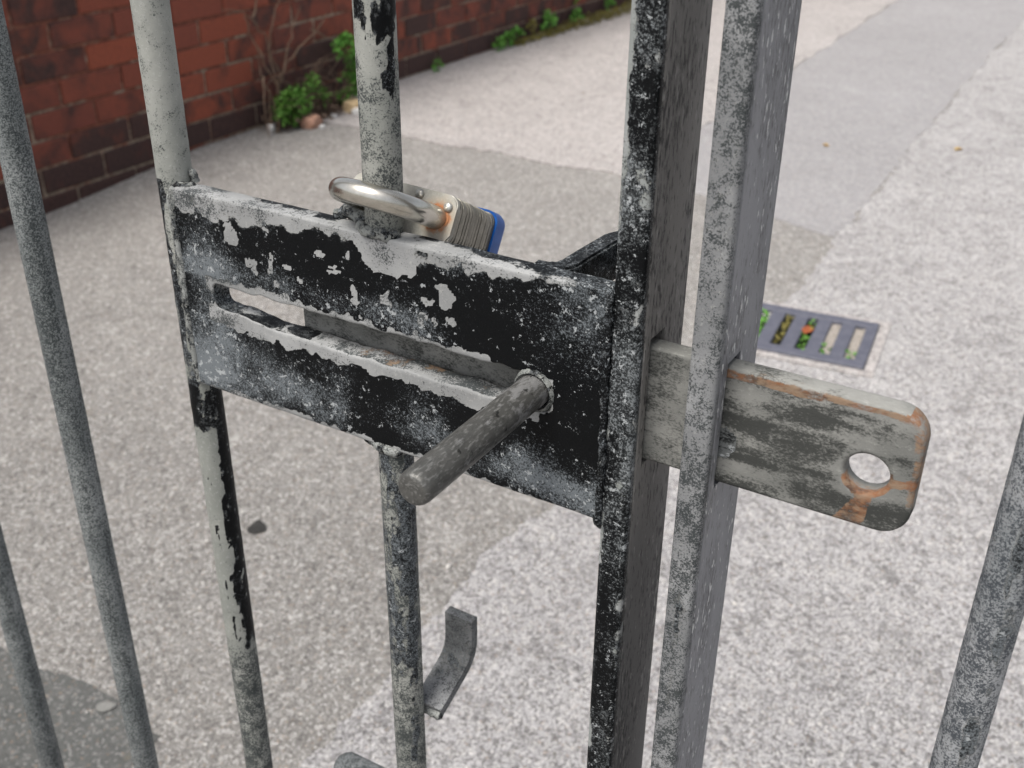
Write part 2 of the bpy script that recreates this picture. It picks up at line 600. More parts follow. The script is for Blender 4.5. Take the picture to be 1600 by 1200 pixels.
stretch = [brick_mesh('brick', PY - .0095) for _ in range(4)]
heads = [brick_mesh('brick_header', PY / 2 - .0095) for _ in range(2)]
YW0, YW1, ZW1 = -1.0, 14.0, 1.05
core = bmesh.new()
box(core, -.20, -.0065, YW0 - 2.0, YW1 - 2.0, -.03, ZW1 + .07)
obj('mortar', core, M['mortar'], wall)
rest = bmesh.new()
nparts = 0
for k in range(-1, 14):
    zc = .005 + (k + .5) * PITCHZ
    ph = 2.04 if k % 2 == 0 else 2.148
    i0 = int((YW0 - ph) / PY) - 1
    y = ph + i0 * PY
    while y < YW1:
        segs = [(y + PY / 2, 0)]
        if k > 2 and random.random() < .16:
            segs = [(y + PY / 4, 1), (y + 3 * PY / 4, 1)]
        for yc, hd in segs:
            if yc < YW0 or yc > YW1: continue
            me = random.choice(heads if hd else stretch)
            # soot: lowest course black, near-left and far stretches dark, the middle red
            if k <= 0: s = .95
            elif k == 1: s = random.choice([.80, .62, .5])
            else:
                s = random.choice([.22, .32, .42, .52, .66])
                if 2.10 < yc < 2.62: s -= .26
                if yc > 2.72: s += .26
                if yc < 2.10: s += .12
            near = 1.2 < yc < (4.4 if k < 6 else 3.4) and k < 8 or (k < 3 and 1.2 < yc < 6.2)
            off = Vector((random.uniform(-.0015, .0012), random.uniform(-.0015, .0015), random.uniform(-.001, .001)))
            p = Vector((0, yc - 2.0, zc - WZ0)) + off
            if near and nparts < 290:
                o = obj('brick', me, None, wall, p)
                o.color = (s, s, s, 1)
                o.rotation_euler = (random.uniform(-.006, .006), 0, random.uniform(-.006, .006))
                nparts += 1
            else:
                vs = box(rest, p.x - .09, p.x, p.y - (PY / (4 if hd else 2)) + .005, p.y + (PY / (4 if hd else 2)) - .005, p.z - .0325, p.z + .0325)
        y += PY
ro = obj('brickwork', rest, M['brick'], wall)
ro.color = (.45, .45, .45, 1)
tag(ro, kind='stuff')
cop = bmesh.new()
y = YW0
while y < YW1:
    box(cop, -.24, .035, y - 2.0, y + .58 - 2.0, ZW1 + .07, ZW1 + .13)
    y += .59
co = obj('coping', cop, M['mortar'], wall)
tag(co, kind='stuff')

# ------------------------------------------------------------------ drain grate
def iron_mat():
    b = NB('grate_iron')
    v = b.coords(True)
    n = b.noise(v, 60, 5, .65)
    c = b.mix(b.step(n, .35, .7), (.082, .086, .115), (.115, .118, .150))
    c = b.mix(b.mul(b.step(b.noise(v, 300, 3, .6), .62, .7), .4), c, (.25, .23, .2))
    b.bump(n, .3, .002)
    return b.out(c, .62, .0, .5)


M['iron'] = iron_mat()
grate = tag(empty('drain_grate', (-.54, 2.08, .006)), 'blue grey iron drain grate with slots full of moss and grit', 'drain grate')
grate.rotation_euler = (0, 0, R(6.5))
GW, GD = .315, .226            # size across and along
SLN, SLP, SLL = 6, .0495, .165
fr = bmesh.new()
box(fr, -GW / 2, GW / 2, -GD / 2, -SLL / 2, -.03, .006)
box(fr, -GW / 2, GW / 2, SLL / 2, GD / 2, -.03, .006)
bmesh.ops.bevel(fr, geom=list(fr.edges), offset=.002, segments=1, affect='EDGES')
obj('frame', fr, M['iron'], grate)
rim = bmesh.new()
for (xa, xb, ya, yb) in ((-GW / 2 - .022, GW / 2 + .022, -GD / 2 - .022, -GD / 2 - .002), (-GW / 2 - .022, GW / 2 + .022, GD / 2 + .002, GD / 2 + .022),
                         (-GW / 2 - .022, -GW / 2 - .002, -GD / 2 - .002, GD / 2 + .002), (GW / 2 + .002, GW / 2 + .022, -GD / 2 - .002, GD / 2 + .002)):
    box(rim, xa, xb, ya, yb, -.02, .0012)
for v_ in rim.verts: v_.co.x += random.uniform(-.003, .003) * (abs(v_.co.x) > GW / 2 + .01); v_.co.y += random.uniform(-.003, .003) * (abs(v_.co.y) > GD / 2 + .01)
obj('cement_rim', rim, M['pale_path'], grate)
sw = .021
edges_ = [-GW / 2] + [c for i in range(SLN) for c in ((i - 2.5) * SLP - sw / 2, (i - 2.5) * SLP + sw / 2)] + [GW / 2]
for i in range(SLN + 1):
    bb = bmesh.new()
    box(bb, edges_[2 * i], edges_[2 * i + 1], -SLL / 2 - .001, SLL / 2 + .001, -.03, .0055)
    bmesh.ops.bevel(bb, geom=list(bb.edges), offset=.0015, segments=1, affect='EDGES')
    obj('grate_bar', bb, M['iron'], grate)
# the slots are cut through the sheet: put the pit walls and silt just under the surface
sb = NB('silt')
sv = sb.coords(False)
sn = sb.noise(sv, 90, 5, .7)
sc_ = sb.mix(sb.step(sb.sep(sv)[0], .04, .055), (.028, .028, .018), (.33, .30, .27))  # left slots near black: dark mossy silt, with the slots' depth shade in the colour
sc_ = sb.mix(sb.mul(sb.step(sn, .54, .64), .5), sc_, (.10, .095, .06))
sb.bump(sn, .8, .004)
M['silt'] = sb.out(sc_, .95, 0, .2)
silt = bmesh.new()
N = 40
gv = {}
for i in range(N + 1):
    for j in range(N + 1):
        x = -GW / 2 + .01 + (GW - .02) * i / N; yy = -SLL / 2 + SLL * j / N
        gv[i, j] = silt.verts.new((x, yy, -.0022 + .0045 * (random.random() - .5) - (.022 if x < .045 and yy < .01 else (.006 if x < .045 else 0))))
for i in range(N):
    for j in range(N):
        silt.faces.new((gv[i, j], gv[i + 1, j], gv[i + 1, j + 1], gv[i, j + 1]))
so = obj('silt', silt, M['silt'], grate)
tag(so, kind='stuff')


# ------------------------------------------------------------------ plants
def leaf_mat(name, a, c2, rough=.6):
    b = NB(name)
    v = b.coords(True)
    n = b.noise(v, 35, 3, .6)
    c = b.mix(b.step(n, .3, .7), a, c2)
    b.out(c, rough, 0, .35)
    return b.m


M['leaf'] = leaf_mat('weed_leaf', (.075, .22, .030), (.14, .34, .055))
M['leaf_dark'] = leaf_mat('ivy_leaf', (.070, .185, .026), (.135, .29, .048))
M['moss'] = leaf_mat('moss', (.13, .12, .030), (.21, .18, .055), .9)
M['twig'] = leaf_mat('dry_twig', (.145, .095, .065), (.22, .155, .11), .85)
M['litter'] = leaf_mat('dry_litter', (.09, .058, .042), (.17, .12, .09), .9)
M['dead_leaf'] = leaf_mat('dead_leaf', (.34, .095, .035), (.22, .07, .03), .8)
M['yellow_leaf'] = leaf_mat('yellow_leaf', (.50, .34, .10), (.45, .27, .09), .8)


def leaf(bm, p, d, n, L, W):
    d = d.normalized(); n = (n - d * n.dot(d)).normalized(); s = d.cross(n)
    a = bm.verts.new(p); e = bm.verts.new(p + d * L - n * L * .18)
    m1 = p + d * L * .45 + n * L * .06
    l = bm.verts.new(m1 + s * W * .5 + n * W * .12); r = bm.verts.new(m1 - s * W * .5 + n * W * .12); c = bm.verts.new(m1)
    for q in ((a, l, c), (a, c, r), (c, l, e), (c, e, r)): bm.faces.new(q)


def rand_dir(up=.4):
    v = Vector((random.gauss(0, 1), random.gauss(0, 1), random.gauss(0, 1) + up))
    return v.normalized()


def foliage(bm, c, rad, n, L, up=.5):
    c = Vector(c)
    for _ in range(n):
        u = rand_dir(.3); r = random.random() ** .45
        p = c + Vector((u.x * rad[0] * r, u.y * rad[1] * r, abs(u.z) * rad[2] * r if len(rad) > 3 else u.z * rad[2] * r))
        leaf(bm, p, rand_dir(.3) + u * .8, rand_dir(1.6), L * random.uniform(.6, 1.2), L * random.uniform(.5, .8))


def twigs(bm, lines, r0=.0035):
    for i, pl in enumerate(lines):
        pts = [Vector(p) for p in pl]
        out = []
        for a, c in zip(pts, pts[1:]):
            for t in (0, .34, .67):
                out.append(a.lerp(c, t) + Vector((random.gauss(0, .004), random.gauss(0, .004), random.gauss(0, .003))))
        out.append(pts[-1])
        n = len(out)
        tube(bm, out, [r0 * (1.0 - .65 * k / (n - 1)) for k in range(n)], 6)


B0 = Vector((-2.52, 2.73, 0))
shrub = tag(empty('dry_shrub', B0), 'dry bare twigged shrub with a green leafy clump at its foot against the brick wall', 'shrub')
TW = [[(-2.51, 2.72, .0), (-2.5, 2.713, .153), (-2.5, 2.713, .205), (-2.5, 2.654, .315), (-2.5, 2.618, .369), (-2.49, 2.553, .407), (-2.47, 2.46, .422)],
      [(-2.5, 2.713, .153), (-2.5, 2.727, .192), (-2.49, 2.814, .249), (-2.47, 2.902, .307), (-2.47, 2.939, .343)],
      [(-2.51, 2.70, .02), (-2.5, 2.697, .156), (-2.5, 2.676, .262), (-2.5, 2.702, .337), (-2.5, 2.745, .41), (-2.5, 2.76, .50)],
      [(-2.5, 2.722, .155), (-2.5, 2.769, .266), (-2.5, 2.809, .331), (-2.49, 2.83, .38)],
      [(-2.5, 2.661, .0), (-2.5, 2.659, .143), (-2.5, 2.631, .199), (-2.5, 2.622, .281)],
      [(-2.49, 2.671, .0), (-2.49, 2.668, .1), (-2.49, 2.644, .146)],
      [(-2.45, 2.799, .0), (-2.46, 2.743, .073), (-2.49, 2.719, .131)],
      [(-2.5, 2.619, .379), (-2.5, 2.639, .414), (-2.5, 2.66, .52)],
      [(-2.5, 2.635, .189), (-2.48, 2.609, .133), (-2.47, 2.61, .0)],
      [(-2.48, 2.875, .297), (-2.46, 2.95, .257)],
      [(-2.5, 2.70, .15), (-2.5, 2.65, .22), (-2.5, 2.62, .30), (-2.52, 2.60, .38)]]
for _ in range(26):
    y0 = random.uniform(2.76, 3.06); z1 = random.uniform(.08, .22)
    TW.append([(-2.5 + random.uniform(-.03, .03), y0, 0), (-2.5 + random.uniform(-.03, .05), y0 + random.uniform(-.05, .05), z1 * .6),
               (-2.48 + random.uniform(-.04, .05), y0 + random.uniform(-.11, .11), z1), (-2.46 + random.uniform(-.04, .05), y0 + random.uniform(-.16, .16), z1 * random.uniform(.5, 1))])
bm = bmesh.new()
twigs(bm, [[Vector(p) - B0 for p in l] for l in TW[:11]], .0036)
obj('twigs', bm, M['twig'], shrub)
bm = bmesh.new()
twigs(bm, [[Vector(p) - B0 for p in l] for l in TW[11:]], .0020)
tag(obj('dead_stems', bm, M['litter'], shrub), kind='stuff')
bm = bmesh.new()
foliage(bm, Vector((-2.475, 2.735, .075)) - B0, (.035, .085, .062), 420, .022)
foliage(bm, Vector((-2.48, 2.85, .130)) - B0, (.02, .028, .03), 60, .020)
foliage(bm, Vector((-2.48, 2.90, .07)) - B0, (.02, .03, .03), 50, .018)
tag(obj('leaf_clump', bm, M['leaf_dark'], shrub), kind='stuff')


def weed(loc, label, blobs, mat='leaf', group='weeds along the foot of the wall'):
    loc = Vector(loc)
    r = tag(empty('weed', loc), label, 'weed', group)
    st = bmesh.new(); fo = bmesh.new()
    for c, rad, n, L in blobs:
        c = Vector(c)
        twigs(st, [[(0, 0, -.004), c * .5 + Vector((0, 0, .005)), c]], .0018)
        foliage(fo, c, rad, n, L)
    obj('stem', st, M['twig'], r)
    tag(obj('foliage', fo, M[mat], r), kind='stuff')
    return r


weed((-2.50, 3.06, 0), 'tall bright green weed partly behind the middle gate bar, at the wall foot',
     [((0, .0, .21), (.03, .055, .04), 110, .026), ((.0, .07, .15), (.03, .06, .05), 130, .024), ((0, .05, .08), (.035, .07, .05), 190, .024), ((.01, -.02, .04), (.03, .05, .03), 90, .02)])
weed((-2.545, 3.69, 0), 'tiny single green weed sprouting alone at the foot of the dark bricks',
     [((0, 0, .028), (.012, .022, .02), 26, .022)])
weed((-2.545, 4.22, 0), 'low row of green weeds at the near end of the mossy strip',
     [((0, -.05, .03), (.015, .035, .022), 50, .022), ((0, .03, .04), (.015, .035, .025), 50, .024), ((0, .10, .05), (.015, .03, .03), 40, .024)])
weed((-2.55, 4.46, 0), 'yellowish weed in the middle of the mossy strip at the wall', [((0, 0, .06), (.015, .03, .03), 40, .022)], 'moss')
weed((-2.545, 4.62, 0), 'pale green broad weed at the wall between the yellowish and the spiky weeds', [((0, 0, .06), (.02, .045, .04), 70, .028)])
weed((-2.545, 4.89, 0), 'spiky upright green weed near the far end of the mossy strip', [((0, 0, .04), (.02, .045, .03), 60, .026), ((0, -.01, .11), (.008, .012, .06), 26, .024)])
weed((-2.54, 5.24, 0), 'small green weed farthest away along the brick wall', [((0, 0, .05), (.02, .035, .03), 40, .024)])

bm = bmesh.new()
for _ in range(1500):
    y = 4.28 + 1.5 * random.random()
    t = (y - 4.28) / 1.5
    p = Vector((-2.54 + .075 * t + random.gauss(0, .012 + .02 * t), y, .004 + random.random() * (.012 + .035 * t)))
    leaf(bm, p, rand_dir(1.0), rand_dir(.5), random.uniform(.012, .026), random.uniform(.006, .012))
tag(obj('moss_strip', bm, M['moss']), 'yellow brown mossy growth along the far foot of the wall', kind='stuff')
bm = bmesh.new()
for _ in range(1500):
    y = random.triangular(2.62, 3.12, 2.9)
    p = Vector((-2.55 + abs(random.gauss(0, .045)), y, .004 + random.random() ** 2 * .05))
    leaf(bm, p, rand_dir(.2), rand_dir(.8), random.uniform(.010, .03), random.uniform(.005, .012))
tag(obj('leaf_litter', bm, M['litter']), 'brown dry leaf litter piled at the wall foot around the shrub', kind='stuff')

# moss in the grate slots
gm = grate.matrix_basis
for i, (n1, mat, lab) in enumerate([(70, 'leaf', 'bright green weed in the drain slot nearest the gate post'), (45, 'moss', 'yellowish brown moss in the second drain slot from the gate post'),
                                    (34, 'leaf_dark', 'small dark green weed in the drain slot beside the orange leaf'), (14, 'leaf', 'little moss tuft at the near end of the gritty fourth slot'), (12, 'leaf', 'little moss tuft at the near end of the rightmost drain slot')]):
    x = (i + 1 - 2.5) * SLP
    root = tag(empty('weed', (0, 0, 0)), lab, 'weed', 'weeds in the drain slots')
    root.matrix_basis = gm @ Matrix.Translation((x, 0, -.004))
    fo = bmesh.new()
    for _ in range(n1):
        yy = random.uniform(-.06, .078) if i < 2 else (random.uniform(-.075, .07) if i == 2 else random.uniform(-.078, -.035))
        leaf(fo, Vector((random.uniform(-.008, .008), yy, random.uniform(.002, .008))), rand_dir(.2), rand_dir(1.5), random.uniform(.008, .014), random.uniform(.006, .010))
    tag(obj('foliage', fo, M[mat], root), kind='stuff')


def dead_leaf(M4, L, mat, label):
    bm = bmesh.new()
    out = []
    for k in range(14):
        a = 2 * math.pi * k / 14
        r = L * (.5 + .07 * math.sin(3 * a + 1) + random.uniform(-.03, .03))
        out.append(bm.verts.new((r * math.cos(a), r * .55 * math.sin(a), .006 * abs(math.sin(a)) + .002 + random.uniform(0, .001))))
    c = bm.verts.new((0, 0, .002))
    for k in range(14): bm.faces.new((c, out[k], out[(k + 1) % 14]))
    o = obj('fallen_leaf', bm, M[mat])
    o.matrix_world = M4
    return tag(o, label, 'leaf', 'fallen leaves')


dead_leaf(gm @ Matrix.Translation((.5 * SLP, .014, .002)) @ Matrix.Rotation(1.45, 4, 'Z'), .040, 'dead_leaf', 'orange dead leaf stuck in the middle slot of the drain grate')
dead_leaf(Matrix.Translation((-.895, 3.49, .003)), .020, 'yellow_leaf', 'small yellow leaf on the smooth tarmac strip')
dead_leaf(Matrix.Translation((-.519, 3.67, .005)) @ Matrix.Rotation(.7, 4, 'Z'), .026, 'yellow_leaf', 'tan leaf on the pale concrete near the right edge')


# lumps on the ground
def lump(name, loc, size, mat, label, cat, seed=1, sub=2, flat=.75):
    rr = random.Random(seed)
    bm = bmesh.new()
    bmesh.ops.create_icosphere(bm, subdivisions=sub, radius=1)
    ph = [rr.uniform(0, 6) for _ in range(6)]
    for v in bm.verts:
        k = 1 + .18 * math.sin(2.3 * v.co.x + ph[0]) * math.cos(2.9 * v.co.y + ph[1]) + .13 * math.sin(4.1 * v.co.z + ph[2]) + rr.uniform(-.06, .06)
        q = v.co * k
        q = Vector((max(-flat, min(flat, q.x)), max(-flat, min(flat, q.y)), max(-flat * .9, min(flat * .8, q.z))))
        v.co = Vector((q.x * size[0], q.y * size[1], q.z * size[2]))
    o = obj(name, bm, mat)
    o.location = loc
    o.rotation_euler = (0, 0, rr.uniform(0, 3))
    return tag(o, label, cat, {'pebble': 'white pebbles at the wall foot', 'rubble': 'lumps of rubble at the wall foot'}.get(cat))


def stone_mat(name, a, c2):
    b = NB(name)
    v = b.coords(True)
    n = b.noise(v, 60, 5, .65)
    b.bump(n, .5, .004)
    return b.out(b.mix(b.step(n, .3, .7), a, c2), .9, 0, .3)


M['frag_red'] = stone_mat('brick_rubble', (.42, .22, .15), (.50, .30, .22))
M['frag_buff'] = stone_mat('buff_rubble', (.55, .40, .22), (.62, .48, .30))
M['chalk'] = stone_mat('white_rubble', (.62, .61, .60), (.75, .74, .72))
M['grey_stone'] = stone_mat('grey_stone', (.20, .19, .18), (.34, .32, .30))
M['tar'] = stone_mat('tar', (.022, .022, .022), (.055, .053, .05))
M['gum'] = stone_mat('old_gum', (.21, .21, .20), (.27, .265, .25))
lump('brick_fragment', (-2.445, 2.79, .018), (.048, .034, .034), M['frag_red'], 'pinkish broken brick lump below the leafy clump of the shrub', 'rubble', 3)
lump('stone_fragment', (-2.445, 3.02, .020), (.05, .045, .032), M['frag_buff'], 'yellow buff stone lump half behind the middle bar at the wall', 'rubble', 5)
lump('stone_fragment', (-2.40, 3.0, .012), (.028, .04, .022), M['chalk'], 'white stone just in front of the yellow buff lump', 'rubble', 6)
lump('pebble', (-2.505, 2.655, .014), (.014, .014, .024), M['chalk'], 'white pebble at the near edge of the shrub', 'pebble', 8)
lump('pebble', (-2.40, 2.79, .006), (.012, .014, .009), M['chalk'], 'little white pebble in front of the pinkish brick lump', 'pebble', 9)
lump('pebble', (-2.45, 2.915, .008), (.012, .012, .011), M['chalk'], 'tiny white pebble between the two broken lumps at the wall', 'pebble', 10)
lump('tar_spot', (-1.03, .976, .0005), (.0165, .0135, .0035), M['tar'], 'dark tar spot stuck on the tarmac below the lock plate', 'spot', 11, 3, 2.0)
lump('gum_spot', (-.931, .597, .0045), (.0115, .0085, .0016), M['gum'], 'pale flattened blob on the dark tarmac patch', 'spot', 12, 3, 2.0)

# loose grit (uncountable)
bm = bmesh.new()
for _ in range(2600):
    if random.random() < .5:
        x, y = random.uniform(-1.5, .3), random.uniform(.55, 1.6)
    else:
        x, y = random.uniform(-2.4, .6), random.uniform(.6, 4.0)
    r = abs(random.gauss(0, .0013)) + .0010
    z = .004 if x > -.65 else 0.0
    if abs(x + .54) < .2 and abs(y - 2.08) < .15: continue
    z += float(ground_z(np.array(x), np.array(y)))
    c = Vector((x, y, z + r * .25))
    vs = [bm.verts.new(c + Vector((r * math.cos(a) * random.uniform(.7, 1.2), r * math.sin(a) * random.uniform(.7, 1.2), random.uniform(-.2, .4) * r))) for a in (0, 1.6, 3.1, 4.7)]
    t = bm.verts.new(c + Vector((0, 0, r * .7)))
    for k in range(4): bm.faces.new((vs[k], vs[(k + 1) % 4], t))
M['grit'] = NB('grit')
_b = M['grit']; _v = _b.coords(False)
_c = _b.sep(_b.voro(_v, 40, 1))
M['grit'] = _b.out(_b.mix(_b.step(_c[0], .2, .9), (.20, .19, .18), (.60, .58, .55)), .9, 0, .3)
tag(obj('loose_grit', bm, M['grit']), 'fine loose grit scattered over the yard', kind='stuff')

# ------------------------------------------------------------------ gate metalwork materials
M['plate'] = paint_mat('flaking_paint_plate', bias=.0, haze=.06, amp=1.75, scale=115, wsp_t=.635, bare_a=(.345, .35, .35), bare_b=(.25, .255, .255), speck=.50)
M['bar'] = paint_mat('flaking_paint_bar', bias=-.08, bare_a=(.33, .335, .31), bare_b=(.24, .25, .23), speck=.50, amp=1.6, scale=105, haze=-.05)
M['bar_plain'] = paint_mat('weathered_bar', bias=-.45, bare_a=(.285, .30, .298), bare_b=(.20, .215, .215), speck=.72, dark=(.024, .030, .032), amp=1.2, scale=60, light=(.44, .46, .47), mott=.25)
M['bar_right'] = paint_mat('flaking_paint_right_bar', bias=-.10, bare_a=(.31, .32, .33), bare_b=(.22, .235, .245), speck=.58, dark=(.035, .042, .052), amp=1.5, scale=80, haze=.5, mott=.7)
M['stile'] = paint_mat('flaking_paint_stile', bias=.02, haze=.38, amp=1.9, scale=90, chalk=(.24, .26, .27), wsp_t=.625)
M['stile2'] = paint_mat('weathered_stile', bias=-.25, bare_a=(.29, .295, .30), bare_b=(.20, .205, .21), speck=.55, amp=1.4, scale=70, haze=.1)
M['bolt'] = paint_mat('worn_bolt', bias=-.10, bare_a=(.285, .285, .268), bare_b=(.17, .172, .162), speck=.60, dark=(.034, .036, .034), chalk=(.17, .18, .18), amp=1.7, scale=55,
                      stretch=(.6, 1, 1), haze=.25, light=(.36, .365, .34), soft=.34)


M['weld_black'] = paint_mat('painted_weld', bias=.22, haze=.15, amp=1.5, scale=120)


def side_mat(name, a, c2, dark, light, ld, ll, low=None):
    b = NB(name)
    v0 = b.coords(True)
    v = b.scaled(v0, (1, 1, .30))
    v2 = b.scaled(v0, (1, 1, .16))
    z = b.sep(v0)
    n = b.noise(v, 45, 4, .6)
    f = b.noise(v, 520, 4, .7)
    f2 = b.noise(v, 430, 3, .6)
    c = b.mix(b.step(n, .35, .65), a, c2)
    if low:
        c = b.mix(b.mul(b.sub(1.0, b.step(b.add(b.sep(b.coords(False))[2], b.mul(b.sub(n, .5), .08)), .70, .77)), .62), c, low)
    c = b.mix(b.mul(b.step(b.add(f, b.mul(b.sub(n, .5), .5)), .50, .66), ld), c, dark)
    c = b.mix(b.mul(b.step(b.add(f2, b.mul(b.sub(n, .5), .35)), .60, .68), ll), c, light)
    b.bump(b.add(f, f2), .4, .0005)
    return b.out(c, .6, 0, .4)


M['stile_side'] = side_mat('stile_side_brown', (.24, .23, .217), (.18, .173, .165), (.022, .022, .022), (.40, .39, .37), .95, .45, (.070, .073, .076))  # brown-grey streaked tone of the side faces, darker towards the bottom
M['stile2_side'] = side_mat('right_stile_side', (.245, .248, .262), (.190, .193, .205), (.075, .075, .078), (.56, .565, .56), .75, 1.0)
M['weld'] = paint_mat('weld_bead', bias=-.05, bare_a=(.30, .31, .30), bare_b=(.22, .23, .22), speck=.6, amp=1.9, scale=160)

DZ = 0.0
PLX0, PLX1, PLZ0, PLZ1 = -.3755, -.1535, .7405, .8413
FY, BY = .3295, .3405
SLX0, SLX1, SLZ0, SLZ1 = -.3575, -.1775, .7832, .7986


def sd_box(x, z, x0, x1, z0, z1, r=0):
    dx = np.abs(x - (x0 + x1) / 2) - (x1 - x0) / 2 + r
    dz = np.abs(z - (z0 + z1) / 2) - (z1 - z0) / 2 + r
    return np.minimum(np.maximum(dx, dz), 0) + np.hypot(np.maximum(dx, 0), np.maximum(dz, 0)) - r


def sd_plate(x, z):
    e = .0011 * (fbm(x * 45, z * 45 + 9, 3) - .5)
    d = sd_box(x, z, PLX0, PLX1, PLZ0, PLZ1, .002) + e
    s = sd_box(x, z - .0026 * sst(-x, .31, .352) * sst(-z, -.7930, -.7890), SLX0, SLX1, SLZ0, SLZ1, .0036) + .0022 * (fbm(x * 120, z * 120, 3) - .5)
    return np.maximum(d, -s)


FL = [(-341.8, 824.9, 4.3, 5.7), (-226.3, 822.7, 4.6, 5.1), (-238.0, 809.7, 2.6, 4.1), (-272.0, 811.1, 2.1, 5.5), (-281.9, 819.7, 4.2, 2.1), (-283.6, 823.7, 1.8, 1.5), (-255.7, 814.1, 3.3, 3.3), (-223.8, 811.8, 1.9, 2.3), (-230.7, 810.1, 1.6, 1.5), (-234.5, 818.6, 1.9, 1.7), (-320.4, 815.1, 1.5, 2.2), (-329.9, 812.1, 1.6, 3.2), (-333.4, 813.8, 1.6, 2.5), (-310.3, 816.4, 2.6, 1.9), (-319.1, 819.3, 1.5, 1.9), (-317.6, 808.1, 1.2, 1.9), (-290.2, 827.3, 3.2, 1.5), (-256.3, 831.9, 13.6, 7.4), (-264.2, 835.9, 6.6, 4.0), (-185.3, 780.5, 3.2, 3.6), (-274.6, 829.4, 2.1, 1.5), (-214.3, 837.5, 1.5, 1.1), (-302.4, 812.5, 1.8, 1.5), (-243.5, 830.5, 4.4, 3.4)]


def bump1(x, c, wd):
    return np.exp(-((x - c) / wd) ** 2)


def wear_plate(x, y, z):
    front = y < (FY + BY) / 2 - .002
    top = z > PLZ1 - .0016
    wx = x + .0032 * (fbm(x * 260, z * 260, 3) - .5) * 2
    wz = z + .0032 * (fbm(x * 260 + 50, z * 260 + 20, 3) - .5) * 2
    lo = fbm(x * 38, z * 38 + 3, 3)
    r = np.full_like(x, .55)
    # bare band along the top edge, deeper at the left, with a tongue in the middle
    depth = .0055 * (.35 + 1.3 * fbm(x * 90, x * 0 + 2.2, 4)) + .0040 * sst(-x, .30, .345) - .0042 * sst(x, -.205, -.175)
    r -= (.78 + .9 * (fbm(x * 200, z * 200, 4) - .42)) * sst(wz - (PLZ1 - depth), -.0024, .0024)
    # around the slot
    lowband = .0070 * (.15 + 1.6 * fbm(x * 45 + 8, x * 0 + 7.7, 3)) * sst(-x, .185, .20) * (1 - .5 * sst(-x, .338, .356)) + .0006
    upband = .0028 * (.4 + 1.3 * fbm(x * 70 + 3, x * 0 + 1.7, 3)) * sst(-x, .19, .215)
    ins = (x > SLX0 - .004) & (x < SLX1 + .002)
    r -= np.where(ins, 1.4 * sst(wz, SLZ0 - lowband - .0008, SLZ0 - lowband + .0008) * (wz < SLZ0 + .004), 0)
    r -= np.where(ins, 1.4 * (1 - sst(wz, SLZ1 + upband - .0008, SLZ1 + upband + .0008)) * (wz > SLZ1 - .004), 0)
    # thin bare lip on the bottom edge
    bl = .0035 * fbm(x * 60 + 31, x * 0 + 4.1, 3) * sst(-x, .20, .25) + .0004
    r -= 1.2 * (1 - sst(wz, PLZ0 + bl - .001, PLZ0 + bl + .001)) * .9
    for fx, fz, a, c in FL:
        e = ((wx - fx * .001) / (a * .00095)) ** 2 + ((wz - fz * .001) / (c * .00095)) ** 2
        r -= 1.4 * (1 - sst(e, .75, 1.15))
    # haze (chalky bloom)
    hz = -.50 + .75 * bump1(x, -.362, .016)
    hz = hz + .8 * bump1(z, PLZ0 + .012, .012) * (.25 + lo * 1.3)
    hz = hz + .75 * sst(z, SLZ1, SLZ1 + .004) * (1 - sst(z, SLZ1 + .008, SLZ1 + .020)) * sst(-x, .20, .25)
    hz = hz + .9 * bump1(x, -.345, .022) * bump1(z, .770, .016)
    hz = hz + .7 * bump1(x, -.288, .02) * bump1(z, .766, .014)
    hz = hz + .6 * bump1(x, -.243, .016) * bump1(z, .812, .012)
    hz = hz + .55 * bump1(x, -.172, .022) * bump1(z, .822, .016)
    hz = hz + .55 * bump1(x, -.185, .03) * bump1(z, .752, .011)
    hz = hz + 1.1 * (lo - .5)
    # top face: black strip at the back with gaps, bare in front
    strip = sst(y, BY - .006, BY - .002) * (.72 + .9 * (fbm(x * 90 + 3, x * 0 + 6.1, 4) - .5))
    gap = bump1(x, -.262, .018) + bump1(x, -.362, .022)
    rt = -.60 + 1.45 * strip * (1 - np.clip(gap * 1.3, 0, 1)) + 1.2 * sst(x, -.205, -.165) * (1 - bump1(x, -.172, .006) * (y < BY - .006))
    side_top = top & (z > PLZ1 - .0012)
    r = np.where(side_top, rt, r)
    # slot walls and underside: worn bright where the pin rubs
    inslot = (x > SLX0 - .001) & (x < SLX1 + .001) & (z > SLZ0 - .0022) & (z < SLZ1 + .0022) & (y > FY + .0008)
    r = np.where(inslot, np.where(x < -.30, .10, -.45 + .9 * (fbm(x * 150, z * 0 + 4, 3) - .5)), r)
    ru = np.where(inslot, np.where((x > -.30), .34 + .9 * (fbm(x * 110 + 4, z * 0 + y * 300, 3) - .35), .1), -1.0)
    hz = hz + .9 * sst(z, PLZ1 - .014, PLZ1 - .002) * (fbm(x * 90 + 7, z * 90, 4) - .35) * 2
    hz = np.where(inslot & (x > -.30), .5 + 3.0 * (fbm(x * 60 + 9, x * 0 + y * 400, 4) - .5), hz)
    return np.stack([r, ru - .25, hz], 1)


gate = tag(empty('metal_gate', (0, 0, 0)), 'left gate leaf of round bars with a flaking black lock plate and sliding bolt', 'gate', 'the two leaves of the double gate')
plate = sdf_plate('lock_plate', sd_plate, (PLX0 - .002, PLX1 + .002, PLZ0 - .002, PLZ1 + .002), .0010, FY, BY, .0009, wear_plate, M['plate'], gate,
                  bulge=lambda x, z: .0007 * (fbm(x * 30, z * 30, 3) - .5))

# ---- round bars
RB = .0081
BYC = .3378
bars_x = dict(B=-.3807, C=-.2609, A=-.4950, Z=-.6130)


def ang(t):
    return np.mod(t + math.pi * 1.5, 2 * math.pi) - math.pi * 1.5          # -4.71 .. 1.57; viewer's left about -2.4, right about -.2


